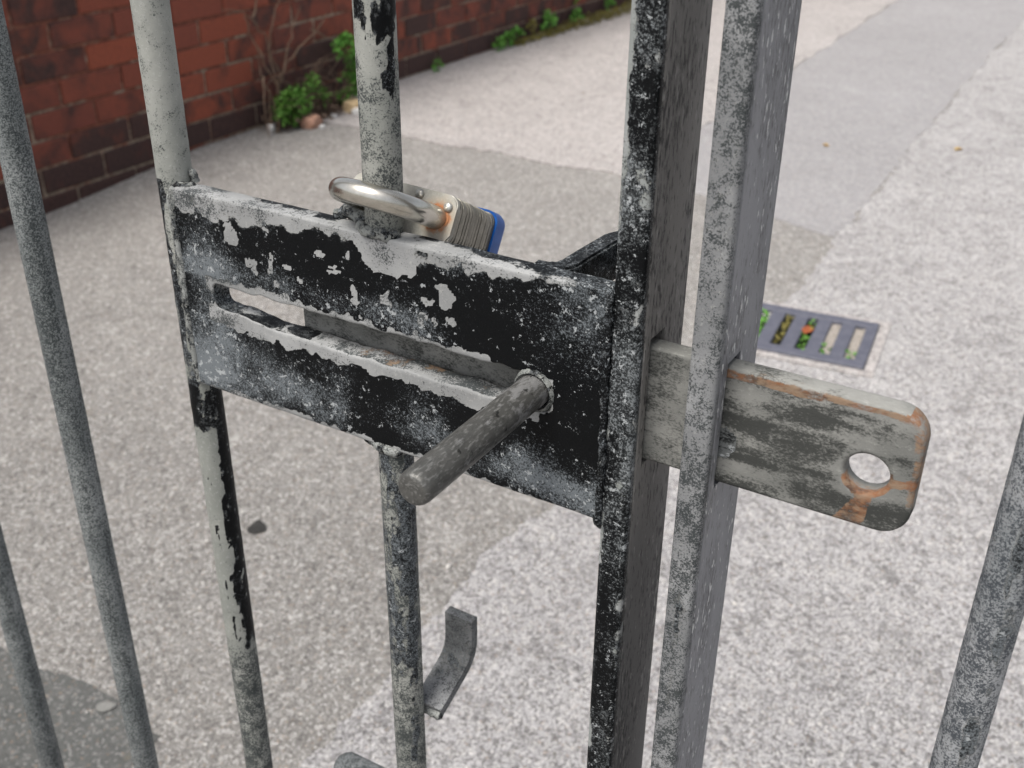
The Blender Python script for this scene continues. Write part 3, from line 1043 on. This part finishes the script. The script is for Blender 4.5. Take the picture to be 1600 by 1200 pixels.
def wear_A(t, z):
    return np.stack([-.35 + .5 * (fbm(t * 2, z * 30, 3) - .5), -1 + 0 * z, .9 * (fbm(t * 1.5 + 4, z * 24, 4) - .5)], 1)


def wear_B(t, z):
    tt = ang(t)
    f = fbm(t * 3, z * 62, 5)
    g2 = fbm(t * 6 + 3, z * 120, 4)
    up = sst(z, .842, .848)
    r_up = -.95 + .75 * sst(z, .92, .945) * bump1(tt, -2.0, .4)
    split = -.62 + 3.0 * (f - .5) + 1.8 * (g2 - .5)
    r_lo = 1.0 * sst(tt - split, -.25, .25) - .62 + .9 * (fbm(t * 9, z * 220 + 3, 3) - .5)
    k = sst(z, .700, .722)
    r_lo = r_lo * (1 - k) + k * (.30 + 1.0 * (f - .5))
    k = 1 - sst(z + .05 * (f - .5), .548, .575)
    r_lo = r_lo * (1 - k) + k * (-.32 + .7 * (f - .5))
    mid = sst(z, .738, .744) * (1 - up)
    r = (r_lo * (1 - mid) + mid * (.10 + 1.3 * (f - .5))) * (1 - up) + r_up * up
    sp_up = -.35 + .9 * (fbm(t * 2, z * 16, 4) - .5)
    sp_lo = -.55 + 1.35 * (1 - sst(z + .03 * (f - .5), .545, .58))
    sp = sp_up * up + (1 - up) * np.where(z > .738, .25, sp_lo)
    return np.stack([r, -1 + 0 * z, sp], 1)


def wear_C(t, z):
    tt = ang(t)
    f = fbm(t * 3 + 9, z * 60, 5)
    g2 = fbm(t * 7 + 2, z * 150, 4)
    right = sst(tt + .72 - 2.2 * (f - .5) - .9 * (g2 - .5), -.15, .15) * (1 - sst(tt, .0, .25))
    r_up = -.85 + 1.25 * right * sst(z + .02 * (f - .5), .893, .900)
    k = sst(z + .03 * (f - .5), .922, .928)
    r_up = r_up * (1 - k) + k * (.18 + 1.4 * (f - .5))
    r_lo = .06 + 1.3 * (f - .5) + .9 * (g2 - .5) + .35 * bump1(tt, -.35, .4)
    k = 1 - sst(z, .590, .625)
    r_lo = r_lo * (1 - k) + k * (-.45 + 1.4 * (f - .5) + .7 * (g2 - .5) + .55 * bump1(tt, -.45, .4))
    low = 1 - sst(z, .738, .744)
    sp = .55 * low + (1 - low) * (.30 - .5 * sst(z, .895, .92) + .9 * (fbm(t * 2 + 5, z * 20, 4) - .5))
    return np.stack([r_lo * low + r_up * (1 - low), -1 + 0 * z, sp], 1)


def wear_R(t, z):
    tt = ang(t)
    f = fbm(t * 2.5 + 2, z * 40, 5)
    r = -.52 + 1.7 * (f - .5) + .55 * bump1(tt, -1.1, .6) * sst(z, .62, .68)
    sp = .25 + .35 * (1 - sst(z, .62, .70)) - .5 * bump1(z, .66, .03) * bump1(tt, -1.7, .5) + .9 * (fbm(t * 2, z * 40, 4) - .5)
    return np.stack([r, -1 + 0 * z, sp], 1)


ZB, ZT = .10, 1.78
ZA = {'A': (wear_A, M['bar_plain']), 'Z': (wear_A, M['bar_plain']), 'B': (wear_B, M['bar'])}
for k, (fn, mt) in ZA.items():
    me = rod_mesh('bar', RB, .45, 1.02, 36, .0016, fn, mat=mt)
    # extend to the rails
    bm = bmesh.new(); bm.from_mesh(me)
    for v in bm.verts:
        if v.co.z < .4505: v.co.z = ZB
        if v.co.z > 1.0195: v.co.z = ZT
    bm.to_mesh(me); bm.free()
    obj('bar', me, None, gate, (bars_x[k], BYC, 0))
for za, zb, fix in ((.8405, 1.02, 'u'), (.45, .7415, 'l')):
    me = rod_mesh('bar', RB, za, zb, 36, .0016, wear_C, mat=M['bar'])
    bm = bmesh.new(); bm.from_mesh(me)
    for v in bm.verts:
        if fix == 'u' and v.co.z > 1.0195: v.co.z = ZT
        if fix == 'l' and v.co.z < .4505: v.co.z = ZB
    bm.to_mesh(me); bm.free()
    obj('bar', me, None, gate, (bars_x['C'], BYC, 0))
plain = rod_mesh('bar', RB, ZB, ZT, 16, .25, None, 0, M['bar_plain'])
x = -.6130 - .1165
while x > -2.40:
    obj('bar', plain, None, gate, (x, BYC, 0))
    x -= .1148


# ---- flat-bar stiles with a slot for the bolt
def stile(name, x0, x1, y0, y1, hole, mats, parent, wear):
    hy0, hy1, hz0, hz1 = hole
    ys_ = [y0, hy0, hy1, y1]
    zs_ = [.06] + list(np.arange(.45, hz0 - .0015, .003)) + [hz0] + list(np.arange(hz0 + .003, hz1 - .0015, .003)) + [hz1] + list(np.arange(hz1 + .003, 1.03, .003)) + [1.80]
    rr = .0016
    # cross section, front edge rounded: list of (x,y)
    bm = bmesh.new()
    nxs = 7
    fx = [x0 + rr] + [x0 + rr + (x1 - x0 - 2 * rr) * i / nxs for i in range(1, nxs)] + [x1 - rr]
    loop = [(x0, y1)] + [(x0, hy1), (x0, hy0), (x0, y0 + rr), (x0 + rr * .3, y0 + rr * .3)] + [(v, y0) for v in fx] + [(x1 - rr * .3, y0 + rr * .3), (x1, y0 + rr), (x1, y0 + .0042), (x1 - .0009, y0 + .0050), (x1, y0 + .0058), (x1, hy0), (x1, hy1), (x1, y1)]
    n = len(loop)
    rows = []
    for z in zs_:
        rows.append([bm.verts.new((px, py, z)) for px, py in loop])
    iL0, iL1 = 1, 2
    iR0, iR1 = n - 3, n - 2
    for a, c, z0_, z1_ in zip(rows, rows[1:], zs_, zs_[1:]):
        inh = z0_ >= hz0 - 1e-6 and z1_ <= hz1 + 1e-6
        for k in range(n):
            k2 = (k + 1) % n
            if inh and ((k == iL0 and k2 == iL1) or (k == iR0 and k2 == iR1)):
                continue
            f = bm.faces.new((a[k], a[k2], c[k2], c[k]))
            px = (loop[k][0] + loop[k2][0]) / 2; py = (loop[k][1] + loop[k2][1]) / 2
            f.material_index = 1 if py > y0 + .0035 else 0
            f.smooth = py < y0 + .003
        if inh:
            for i, j in ((iR0, iL1), (iR1, iL0)):
                f = bm.faces.new((a[i], c[i], c[j], a[j])); f.material_index = 1
    zi0 = zs_.index(hz0); zi1 = zs_.index(hz1)
    for zi in (zi0, zi1):
        rw = rows[zi]
        f = bm.faces.new((rw[iL0], rw[iL1], rw[iR0], rw[iR1])); f.material_index = 1
    bm.faces.new(rows[0]); bm.faces.new(rows[-1])
    bmesh.ops.recalc_face_normals(bm, faces=bm.faces)
    me = bpy.data.meshes.new(name)
    bm.to_mesh(me); bm.free()
    co = np.zeros(len(me.vertices) * 3); me.vertices.foreach_get('co', co); co = co.reshape(-1, 3)
    set_wear(me, wear(co[:, 0] - x0, co[:, 1], co[:, 2]))
    return obj(name, me, mats, parent)


def wear_st(x, y, z):
    f = fbm(x * 160, z * 55 + 3, 4)
    g2 = fbm(x * 60 + 8, z * 18, 3)
    r = .30 + .9 * (f - .5)
    r -= 1.1 * sst(x, .0080, .0100) * (fbm(z * 50, z * 0 + 2.3, 3) > .48) * sst(-z, -.62, -.50)     # bare right rim low down
    r -= 1.2 * bump1(z, .505, .010) * (x > .001) + 1.2 * (1 - sst(z, .468, .488))
    r -= .7 * (bump1(x, .000, .0020)) * (g2 > .45)
    hz = -.25 + 1.5 * (g2 - .5) + .45 * bump1(z, .80, .05) + .35 * bump1(z, .875, .02)
    return np.stack([r, -1 + 0 * z, hz], 1)


def wear_s2(x, y, z):
    f = fbm(x * 120, z * 40 + 31, 4)
    r = -.35 + .9 * (f - .5) + .35 * bump1(x, .0055, .0022) * (fbm(x * 40, z * 25, 3) > .5)
    return np.stack([r, -1 + 0 * z, .2 + 1.2 * (fbm(x * 50, z * 16 + 7, 3) - .5)], 1)


BZ0, BZ1 = .7669, .8169
STX0, STX1 = -.1530, -.1412
S2X0, S2X1 = -.1216, -.1106
stile('stile', STX0, STX1, .3300, .3722, (.3405, .3535, BZ0 - .002, BZ1 + .004), [M['stile'], M['stile_side']], gate, wear_st)
gate2 = tag(empty('metal_gate', (0, 0, 0)), 'right gate leaf with a grey weathered stile that the bolt passes through', 'gate', 'the two leaves of the double gate')
stile('stile', S2X0, S2X1, .3300, .3735, (.3405, .3535, BZ0 - .002, BZ1 + .002), [M['stile2'], M['stile2_side']], gate2, wear_s2)
me = rod_mesh('bar', RB, .45, 1.02, 36, .0016, wear_R, mat=M['bar_right'])
bm = bmesh.new(); bm.from_mesh(me)
for v in bm.verts:
    if v.co.z < .4505: v.co.z = ZB
    if v.co.z > 1.0195: v.co.z = ZT
bm.to_mesh(me); bm.free()
obj('bar', me, None, gate2, (-.0043, BYC, 0))
x = -.0043 + .1148
while x < 2.05:
    obj('bar', plain, None, gate2, (x, BYC, 0))
    x += .1148
for gt, xa, xb in ((gate, -2.40, STX0), (gate2, S2X1, 2.10)):
    for z0, z1 in ((.06, .10), (1.78, 1.82)):
        bm = bmesh.new(); box(bm, xa, xb, .333, .343, z0, z1)
        bmesh.ops.bevel(bm, geom=list(bm.edges), offset=.001, segments=1, affect='EDGES')
        obj('rail', bm, M['bar_plain'], gt)
    for zc in (.30, 1.55):
        bm = bmesh.new()
        xe = xa if gt is gate else xb
        sgn = -1 if gt is gate else 1
        for q in ((xe - .006, xe + .006),):
            box(bm, q[0], q[1], .328, .348, .06 if zc < 1 else zc, zc if zc < 1 else 1.82)
        obj('hinge_stile', bm, M['bar_plain'], gt)
        bm = bmesh.new()
        tube(bm, [(xe + sgn * .012, .338, zc - .04), (xe + sgn * .012, .338, zc + .04)], .012, 14)
        box(bm, min(xe, xe + sgn * .03), max(xe, xe + sgn * .03), .333, .343, zc - .012, zc + .012)
        obj('hinge', bm, M['bar_plain'], gt)
for xp, lab in ((-2.47, 'square steel gate post beside the brick wall'), (2.17, 'square steel gate post on the right of the double gate')):
    p = tag(empty('gate_post', (xp, .338, 0)), lab, 'post', 'posts of the double gate')
    bm = bmesh.new(); box(bm, -.04, .04, -.04, .04, -.05, 1.9)
    bmesh.ops.bevel(bm, geom=list(bm.edges), offset=.004, segments=2, affect='EDGES')
    obj('shaft', bm, M['bar_plain'], p)
    bm = bmesh.new(); box(bm, -.044, .044, -.044, .044, 1.9, 1.906)
    obj('cap', bm, M['bar_plain'], p)

# ---- bolt with its handle pin
HX, HZ, HR = -.0565, .7890, .0080
BXL, BXR = -.3145, -.0392


def sd_bolt(x, z):
    d = sd_box(x, z, BXL, BXR, BZ0, BZ1, 0.0008)
    # big rounded corners at the free end
    dr = sd_box(x, z, BXR - .20, BXR, BZ0, BZ1, .011)
    d = np.where(x > BXR - .03, dr, d)
    h = np.hypot(x - HX, (z - HZ) * 1.02) - HR
    return np.maximum(d, -h)


BFY, BBY = .3425, .3515


def wear_bolt(x, y, z):
    e = -sd_box(x, z, BXR - .20, BXR, BZ0, BZ1, .011)
    h = np.hypot(x - HX, z - HZ) - HR
    f = fbm(x * 110, z * 110, 4)
    f2 = fbm(x * 240 + 5, z * 240, 3)
    st = fbm(x * 40 + 2, z * 300, 4)                     # scrapes along the travel
    out = sst(x, S2X1 - .004, S2X1 - .002)
    core = sst(x + .016 * (f - .5) + .02 * (st - .5), -.108, -.094) * (1 - sst(x + .010 * (f - .5), -.074, -.060)) * bump1(z, .794, .0150)
    r = out * (-.62 + .25 * core + .8 * (st - .5) + .7 * (f - .5)) + (1 - out) * (-.55 + .9 * (f - .5))
    r -= .25 * (1 - sst(h, .004, .007)) * out
    corner = sst(-z, -.781 + .10 * (x + .045) + .004 * (f - .5), -.7805 + .10 * (x + .045) + .004 * (f - .5)) * sst(x, -.083, -.080)
    r = r + corner * .25
    # dark lobed stain and pale flake beside the stile
    lob = ((x - S2X1 - .001) / (.0052 + .003 * (f2 - .5))) ** 2 + ((z - .785) / (.0062 + .005 * (f2 - .5))) ** 2
    r = np.where(lob < 1, .7, r)
    fl = ((x + .0975) / .0042) ** 2 + ((z - .7865 - .1 * (x + .0975)) / .010) ** 2
    r = np.where((fl < 1 + .8 * (f2 - .5)) & (lob >= 1), -1.2, r)
    topw = .0030 + .0030 * fbm(x * 70, x * 0 + 3.3, 3)
    rust = -.55 + 0 * x
    rust = np.maximum(rust, out * (.62 * sst(z, BZ1 - topw - .0012, BZ1 - topw + .0008) - .55 * (1 - sst(z, BZ1 - topw - .0012, BZ1 - topw + .0008))))
    k = (x > -.056) * (1 - sst(e + .003 * (f - .5) * 2, .0015, .0042)) * sst(z, .776, .781)
    rust = np.maximum(rust, -.55 + 1.05 * k)
    k = (1 - sst(h + .002 * (f2 - .5), .0010, .0032)) * (1 - sst(z - .35 * (x - HX), HZ - .001, HZ + .003))
    rust = np.maximum(rust, -.55 + 1.3 * k)
    k = bump1(x, -.0560 + .35 * (z - .779), .0035 + .25 * np.maximum(0, .781 - z)) * (1 - sst(z, .780, .783))
    rust = np.maximum(rust, -.55 + 1.15 * sst(k, .3, .6))
    k = bump1(z, .7885 + .25 * (x + .045), .0024) * sst(x, -.0500, -.0470)
    rust = np.maximum(rust, -.55 + 1.25 * sst(k, .3, .6))
    wall_ = (h < .0007) & (y > BFY + .0016)
    r = np.where(wall_, -.7, r)
    rust = np.where(wall_, .12, rust)
    topf = z > BZ1 - .0008
    rust = np.where(topf, np.where(x > -.112, -.15 + .5 * (y < BFY + .003) * (1 - .7 * sst(x, -.08, -.06)), -.6), rust)
    r = np.where(topf, -.55 + 1.5 * (f - .42) * (x < -.075) + (x > -.075) * .6 * (f2 - .6), r)
    sp = np.where(x < S2X0, .55 + 2.2 * (f - .5), .60 + .8 * core + 4.6 * (st - .5) + .9 * (f - .5) + .6 * corner - .9 * (1 - sst(h, .002, .006))) - 1.0 * topf
    return np.stack([r, rust, sp], 1)


bolt = sdf_plate('bolt', sd_bolt, (BXL - .001, BXR + .001, BZ0 - .001, BZ1 + .001), .0010, BFY, BBY, .0013, wear_bolt, M['bolt'], gate)
pin_b = NB('pin_steel')
v = pin_b.coords(False)
n1 = pin_b.noise(pin_b.scaled(v, (1, .45, 1)), 190, 7, .68)
n2 = pin_b.noise(pin_b.scaled(v, (1, .3, 1)), 900, 3, .6)
yy = pin_b.sep(v)[1]
c = pin_b.mix(pin_b.step(n1, .35, .65), (.105, .104, .098), (.072, .072, .068))
c = pin_b.mix(pin_b.mul(pin_b.step(n2, .5, .7), .6), c, (.27, .27, .26))
c = pin_b.mix(pin_b.mul(pin_b.step(pin_b.add(n1, pin_b.mul(pin_b.step(yy, .285, .335), .18)), .60, .70), .65), c, (.33, .33, .33))
c = pin_b.mix(pin_b.mul(pin_b.step(pin_b.noise(v, 240, 3, .5), .64, .70), .9), c, (.016, .016, .015))
pin_b.bump(pin_b.add(n1, n2), .5, .0006)
M['pin'] = pin_b.out(c, .42, .35, .5)
bm = bmesh.new()
prof = [(.2464, .0050), (.2465, .0055), (.2471, .0061), (.2482, .0066), (.2500, .00685)] + [(.2500 + .0885 * i / 26, .0069) for i in range(1, 27)] + [(.3405, .0073), (.3424, .0077)]
tube(bm, [(-.1846, y_, .7920) for y_, _ in prof], [r_ for _, r_ in prof], 32)
for v_ in bm.verts:
    v_.co += Vector((1, 0, 1)) * .00022 * (float(fbm(np.array(v_.co.x * 300), np.array(v_.co.y * 120))) - .5)
obj('handle', bm, M['pin'], bolt, smooth=50)
# painted collar where the pin meets the plate
bm = bmesh.new()
rg = []
for j in range(3):
    ring = []
    for k in range(26):
        a = 2 * math.pi * k / 26
        r_ = .0079 + [.0002, .0013, .0020][j] * random.uniform(.5, 1.2)
        ring.append(bm.verts.new((-.1846 + r_ * math.cos(a), .3275 + [.0, .0012, .0036][j] * 1.0, .7920 + r_ * math.sin(a))))
    rg.append(ring)
for a_, c_ in zip(rg, rg[1:]):
    for k in range(26): bm.faces.new((a_[k], a_[(k + 1) % 26], c_[(k + 1) % 26], c_[k]))
obj('paint_collar', bm, M['weld'], bolt, smooth=60)

# ---- welds, guides, hook and cross rod on the left leaf
def bead(pts, r, mat=None, n=3, parent=gate, name='weld', jit=.00028):
    bm = bmesh.new()
    out = []; rad = []
    P_ = [Vector(p) for p in pts]
    for a, c_ in zip(P_, P_[1:]):
        k = max(2, int((c_ - a).length / .0016))
        for i in range(k):
            out.append(a.lerp(c_, i / k) + Vector((random.gauss(0, jit), random.gauss(0, jit * .5), random.gauss(0, jit))))
            rad.append(r * random.uniform(.85, 1.12))
    out.append(P_[-1]); rad.append(r * .5)
    tube(bm, out, rad, 10)
    o = obj(name, bm, mat or M['weld'], parent, smooth=70)
    return o


bead([(-.3752, .3303, .742), (-.3762, .3299, .77), (-.3757, .3300, .80), (-.3764, .3300, .825), (-.3752, .3306, .8415)], .0017, jit=.00022)
bead([(-.3778, .3312, .745), (-.3786, .3306, .775), (-.3780, .3308, .81), (-.3785, .3306, .838)], .0012, jit=.0003)
bead([(-.3765, .3320, .8400), (-.3735, .3335, .8410), (-.3705, .3360, .8408), (-.3690, .3390, .8400)], .0021, jit=.0003)
bead([(-.3712, .3412, .8415), (-.3715, .3405, .8450), (-.3722, .3398, .8478)], .0021, jit=.0002)
bead([(-.1538, .3302, .742), (-.1536, .3298, .77), (-.1540, .3300, .81), (-.1537, .3302, .840)], .0016, M['weld_black'])
bead([(-.1545, .3310, .7405), (-.1532, .3318, .7360)], .0022, M['weld_black'])
bead([(-.2710, .3345, .8418), (-.2650, .3302, .8424), (-.2570, .3300, .8424), (-.2505, .3340, .8416)], .0026)
bead([(-.2705, .3345, .7400), (-.2660, .3310, .7392), (-.2580, .3303, .7392), (-.2520, .3325, .7394)], .0028)
bead([(-.2880, .3395, .8415), (-.2830, .3415, .8445), (-.2775, .3400, .8440), (-.2700, .3380, .8420)], .0030)
bead([(-.2750, .3340, .7400), (-.2705, .3352, .7372)], .0026)
for z0, z1 in ((.823, .8405), (.7415, .757)):
    bm = bmesh.new()
    pts = [(-.1930, .3412), (-.1846, .3420), (-.1810, .3475), (-.1806, .3600), (-.1792, .3840), (-.1765, .3900), (-.1690, .3915), (-.1550, .3915)]
    n = len(pts)
    tk = .0092
    L_ = []; R_ = []
    for i, p in enumerate(pts):
        a = Vector(pts[max(0, i - 1)]); c_ = Vector(pts[min(n - 1, i + 1)])
        d = (c_ - a).normalized(); nn = Vector((d.y, -d.x))
        L_.append(Vector(p) - nn * tk / 2); R_.append(Vector(p) + nn * tk / 2)
    def ring4(i):
        return [bm.verts.new((q.x, q.y, z)) for q, z in ((L_[i], z0), (R_[i], z0), (R_[i], z1), (L_[i], z1))]
    rr_ = [ring4(i) for i in range(n)]
    for a, c_ in zip(rr_, rr_[1:]):
        for k in range(4): bm.faces.new((a[k], a[(k + 1) % 4], c_[(k + 1) % 4], c_[k]))
    bm.faces.new(rr_[0]); bm.faces.new(rr_[-1])
    bmesh.ops.bevel(bm, geom=list(bm.edges), offset=.0011, segments=2, affect='EDGES')
    obj('bolt_guide', bm, M['weld_black'], gate, smooth=60)
    bm = bmesh.new(); box(bm, -.1640, -.1535, .3640, .3880, z0, z1)
    obj('guide_block', bm, M['stile'], gate)

# flat hook welded behind the middle bar
hp = [(.3440, -.4262), (.3560, -.4212), (.3665, -.4166), (.3712, -.4137), (.3744, -.4098), (.3758, -.4050), (.3762, -.3980), (.3762, -.3865)]
bm = bmesh.new()
n = len(hp)
th = .0056
rows_ = []
for i, (y_, z_) in enumerate(hp):
    a = Vector(hp[max(0, i - 1)]); c_ = Vector(hp[min(n - 1, i + 1)]); d = (c_ - a).normalized(); nn = Vector((-d.y, d.x))
    i_ = Vector((y_, z_)) + nn * th / 2; o_ = Vector((y_, z_)) - nn * th / 2
    rows_.append([bm.verts.new((x_, q.x, 1 + q.y)) for x_, q in ((-.2610, o_), (-.2440, o_), (-.2440, i_), (-.2610, i_))])
for a, c_ in zip(rows_, rows_[1:]):
    for k in range(4): bm.faces.new((a[k], a[(k + 1) % 4], c_[(k + 1) % 4], c_[k]))
bm.faces.new(rows_[0]); bm.faces.new(rows_[-1])
bmesh.ops.bevel(bm, geom=[e for e in bm.edges if e.calc_face_angle(0) > .6], offset=.0010, segments=2, affect='EDGES')
M['hook'] = paint_mat('hook_steel', bias=-.20, bare_a=(.24, .245, .25), bare_b=(.115, .12, .122), speck=.62, dark=(.04, .042, .045), paint=(.035, .037, .038), amp=1.9, scale=70, haze=.4)
obj('hook', bm, M['hook'], gate, smooth=24)
bead([(-.2615, .3440, .5715), (-.2560, .3455, .5705), (-.2480, .3450, .5705), (-.2445, .3425, .5715)], .0026)
bm = bmesh.new()
tube(bm, [(-.3270, .3555, .4760), (-.3255, .3552, .4765), (-.3235, .3548, .4775), (-.2900, .3490, .4860), (-.2500, .3470, .4900), (-.1530, .3450, .4960)], [.0060, .0085, .0095, .0098, .0098, .0098], 20)
M['rod'] = paint_mat('rod_paint', bias=-.2, bare_a=(.20, .21, .215), bare_b=(.13, .14, .145), speck=.7, amp=1.4, scale=70)
obj('cross_rod', bm, M['rod'], gate, smooth=50)

# ------------------------------------------------------------------ padlock
PX = Vector((.9967, .0497, -.0634)); PN = Vector((.0737, -.8803, .4687)); PT = Vector((-.0325, -.4719, -.8811))
PC = Vector((-.2617, .3493, .8470))
pl = tag(empty('padlock', PC), 'steel laminated padlock with blue bumper hooked round the middle gate bar', 'padlock')
# local axes: X across, Y = thickness (PT), Z = out of the shackle face (PN)
rot = Matrix((PX, PT, PN)).transposed()
if rot.determinant() < 0:
    rot = Matrix((PX, -PT, PN)).transposed()
pl.matrix_basis = Matrix.Translation(PC) @ rot.to_quaternion().to_matrix().to_4x4()
W_, T_, H_ = .0521, .0212, .0505


def rrect(w2, t2, r, seg=4):
    out = []
    for cx_, cy_, a0 in ((w2 - r, t2 - r, 0), (-w2 + r, t2 - r, 90), (-w2 + r, -t2 + r, 180), (w2 - r, -t2 + r, 270)):
        for k in range(seg + 1):
            a = R(a0 + 90 * k / seg)
            out.append((cx_ + r * math.cos(a), cy_ + r * math.sin(a)))
    return out


def slab(z0, z1, w2, t2, r, bv=.0004, seg=5):
    bm = bmesh.new()
    lo = [bm.verts.new((x_, y_, z0)) for x_, y_ in rrect(w2, t2, r, seg)]
    hi = [bm.verts.new((x_, y_, z1)) for x_, y_ in rrect(w2, t2, r, seg)]
    n = len(lo)
    for k in range(n): bm.faces.new((lo[k], lo[(k + 1) % n], hi[(k + 1) % n], hi[k]))
    f0 = bm.faces.new(lo[::-1]); f1 = bm.faces.new(hi)
    bmesh.ops.bevel(bm, geom=list(f0.edges) + list(f1.edges), offset=bv, segments=2, affect='EDGES')
    return bm


def steel(name, a, c2, rough, metal, rustc=None):
    b = NB(name)
    v = b.coords(rustc is None)
    n = b.noise(v, 140, 5, .65)
    f = b.noise(v, 1300, 3, .6)
    c = b.mix(b.step(n, .35, .65), a, c2)
    c = b.mix(b.mul(b.step(f, .5, .7), .35), c, tuple(min(1, q * 1.5) for q in a))
    rg = b.add(b.mul(b.sub(n, .5), .3), rough)
    if rustc:
        d = b.n('ShaderNodeVectorMath', operation='DISTANCE')
        b.put(d.inputs[0], v); d.inputs[1].default_value = rustc[0]
        ed = b.add(d.outputs['Value'], b.mul(b.sub(n, .5), .011))
        k = b.sub(1.0, b.step(ed, rustc[1], rustc[2]))
        k2 = b.sub(1.0, b.step(ed, rustc[1] * .75, rustc[1] * 1.15))
        c = b.mix(b.mul(k, .40), c, (.34, .24, .14))
        c = b.mix(b.mul(k2, .85), c, (.38, .13, .03))
        rg = b.add(rg, b.mul(k, .25))
        metal = b.mul(b.sub(1.0, k), metal)
    if rustc is None:
        oi = b.n('ShaderNodeObjectInfo')
        c = b.mix(b.mul(oi.outputs['Random'], .55), c, tuple(q * .45 for q in a))
    b.bump(b.add(n, f), .25, .0003)
    return b.out(c, rg, metal, .5)


FOOT = .01775
M['lock_face'] = steel('lock_face_plate', (.42, .41, .37), (.34, .33, .29), .55, .25, ((FOOT + .0008, .0, .0), .0066, .0105))
M['lam'] = steel('lock_laminations', (.29, .275, .235), (.20, .19, .16), .40, .65)
M['rivet'] = steel('rivet_steel', (.55, .54, .50), (.45, .44, .40), .35, .7)
sh = NB('shackle_steel')
v = sh.coords(False)
n1 = sh.noise(v, 90, 4, .6)
n2 = sh.noise(sh.scaled(v, (1, 1, .25)), 1200, 2, .5)
zc = sh.sep(v)[2]; xc = sh.sep(v)[0]
c = sh.mix(sh.step(n1, .4, .62), (.60, .575, .52), (.50, .475, .42))
foot = sh.mul(sh.sub(1.0, sh.step(sh.add(zc, sh.mul(sh.sub(n1, .5), .006)), .0015, .0065)), sh.step(xc, 0.0, .01))
c = sh.mix(sh.mul(foot, .7), c, (.42, .21, .08))
sh.bump(n2, .12, .0002)
M['shackle'] = sh.out(c, sh.add(sh.add(.24, sh.mul(sh.sub(n1, .5), .25)), sh.mul(foot, .3)), sh.sub(.95, sh.mul(foot, .7)), .5)
bb_ = NB('blue_bumper')
v = bb_.coords(False)
n1 = bb_.noise(v, 160, 3, .6)
c = bb_.mix(bb_.step(n1, .3, .7), (.006, .080, .33), (.010, .105, .41))
M['blue'] = bb_.out(c, .42, 0, .25)

bm = slab(-.0032, 0, W_ / 2, T_ / 2, .0050, .0006)
obj('face_plate', bm, M['lock_face'], pl, smooth=40)
zt = -.0036
nl = 15
pitch = (H_ - .0036 - .0110) / nl
for i in range(nl):
    ins = random.uniform(.0001, .00045)
    bm = slab(zt - pitch * (i + 1) + random.uniform(.0001, .00025), zt - pitch * i, W_ / 2 - ins, T_ / 2 - ins, .0048, .00028)
    obj('lamination', bm, M['lam'], pl, smooth=40)
bm = slab(zt - pitch * nl, zt, W_ / 2 - .0030, T_ / 2 - .0030, .003, .0002)
obj('core', bm, M['lam'], pl)
bm = bmesh.new()
rings_ = []
for z_, ins in ((-H_ + .0118, .0009), (-H_ + .0118, .0), (-H_ + .0040, .0), (-H_ + .0018, .0005), (-H_ + .0004, .0018), (-H_ - .0003, .0038)):
    rings_.append([bm.verts.new((x_, y_, z_)) for x_, y_ in rrect(W_ / 2 + .0009 - ins, T_ / 2 + .0009 - ins, .0058 - ins, 6)])
for a_, c_ in zip(rings_, rings_[1:]):
    for k in range(len(a_)): bm.faces.new((a_[k], a_[(k + 1) % len(a_)], c_[(k + 1) % len(a_)], c_[k]))
bm.faces.new(rings_[0]); bm.faces.new(rings_[-1])
obj('bumper', bm, M['blue'], pl, smooth=50)
riv = bmesh.new()
bmesh.ops.create_uvsphere(riv, u_segments=16, v_segments=10, radius=.0021)
for v_ in riv.verts: v_.co.z *= .62
rme = bpy.data.meshes.new('rivet')
for f in riv.faces: f.smooth = True
riv.to_mesh(rme); riv.free(); rme.materials.append(M['rivet'])
sy = 1 if (rot.col[1] - PT).length < .1 else -1
for x_, t_ in ((.0220, -.0054), (.0076, -.0078), (-.0084, -.0064), (-.0220, -.0054)):
    obj('rivet', rme, None, pl, (x_, t_ * sy, .0004))
# shackle: U in the local XZ plane
bm = bmesh.new()
LS = .0317
sr = FOOT
pts = [(sr, 0, -.006), (sr, 0, 0), (sr, 0, (LS - sr) * .5), (sr, 0, LS - sr)]
for k in range(1, 24):
    a = math.pi * k / 24
    pts.append((sr * math.cos(a), 0, LS - sr + sr * math.sin(a)))
pts += [(-sr, 0, LS - sr), (-sr, 0, (LS - sr) * .5), (-sr, 0, 0), (-sr, 0, -.006)]
tube(bm, pts, .0048, 24)
obj('shackle', bm, M['shackle'], pl, smooth=60)
for x_ in (FOOT, -FOOT):
    bm = bmesh.new()
    ri, ro_ = .0049, .0060
    for r0, r1, z0, z1 in ((ri, ro_, .0001, .0004),):
        a_ = [bm.verts.new((x_ + ri * math.cos(2 * math.pi * k / 24), ri * math.sin(2 * math.pi * k / 24), .0003)) for k in range(24)]
        c_ = [bm.verts.new((x_ + ro_ * math.cos(2 * math.pi * k / 24), ro_ * math.sin(2 * math.pi * k / 24), .0003)) for k in range(24)]
        for k in range(24): bm.faces.new((a_[k], a_[(k + 1) % 24], c_[(k + 1) % 24], c_[k]))
    obj('hole_rim', bm, M['lock_face'], pl)
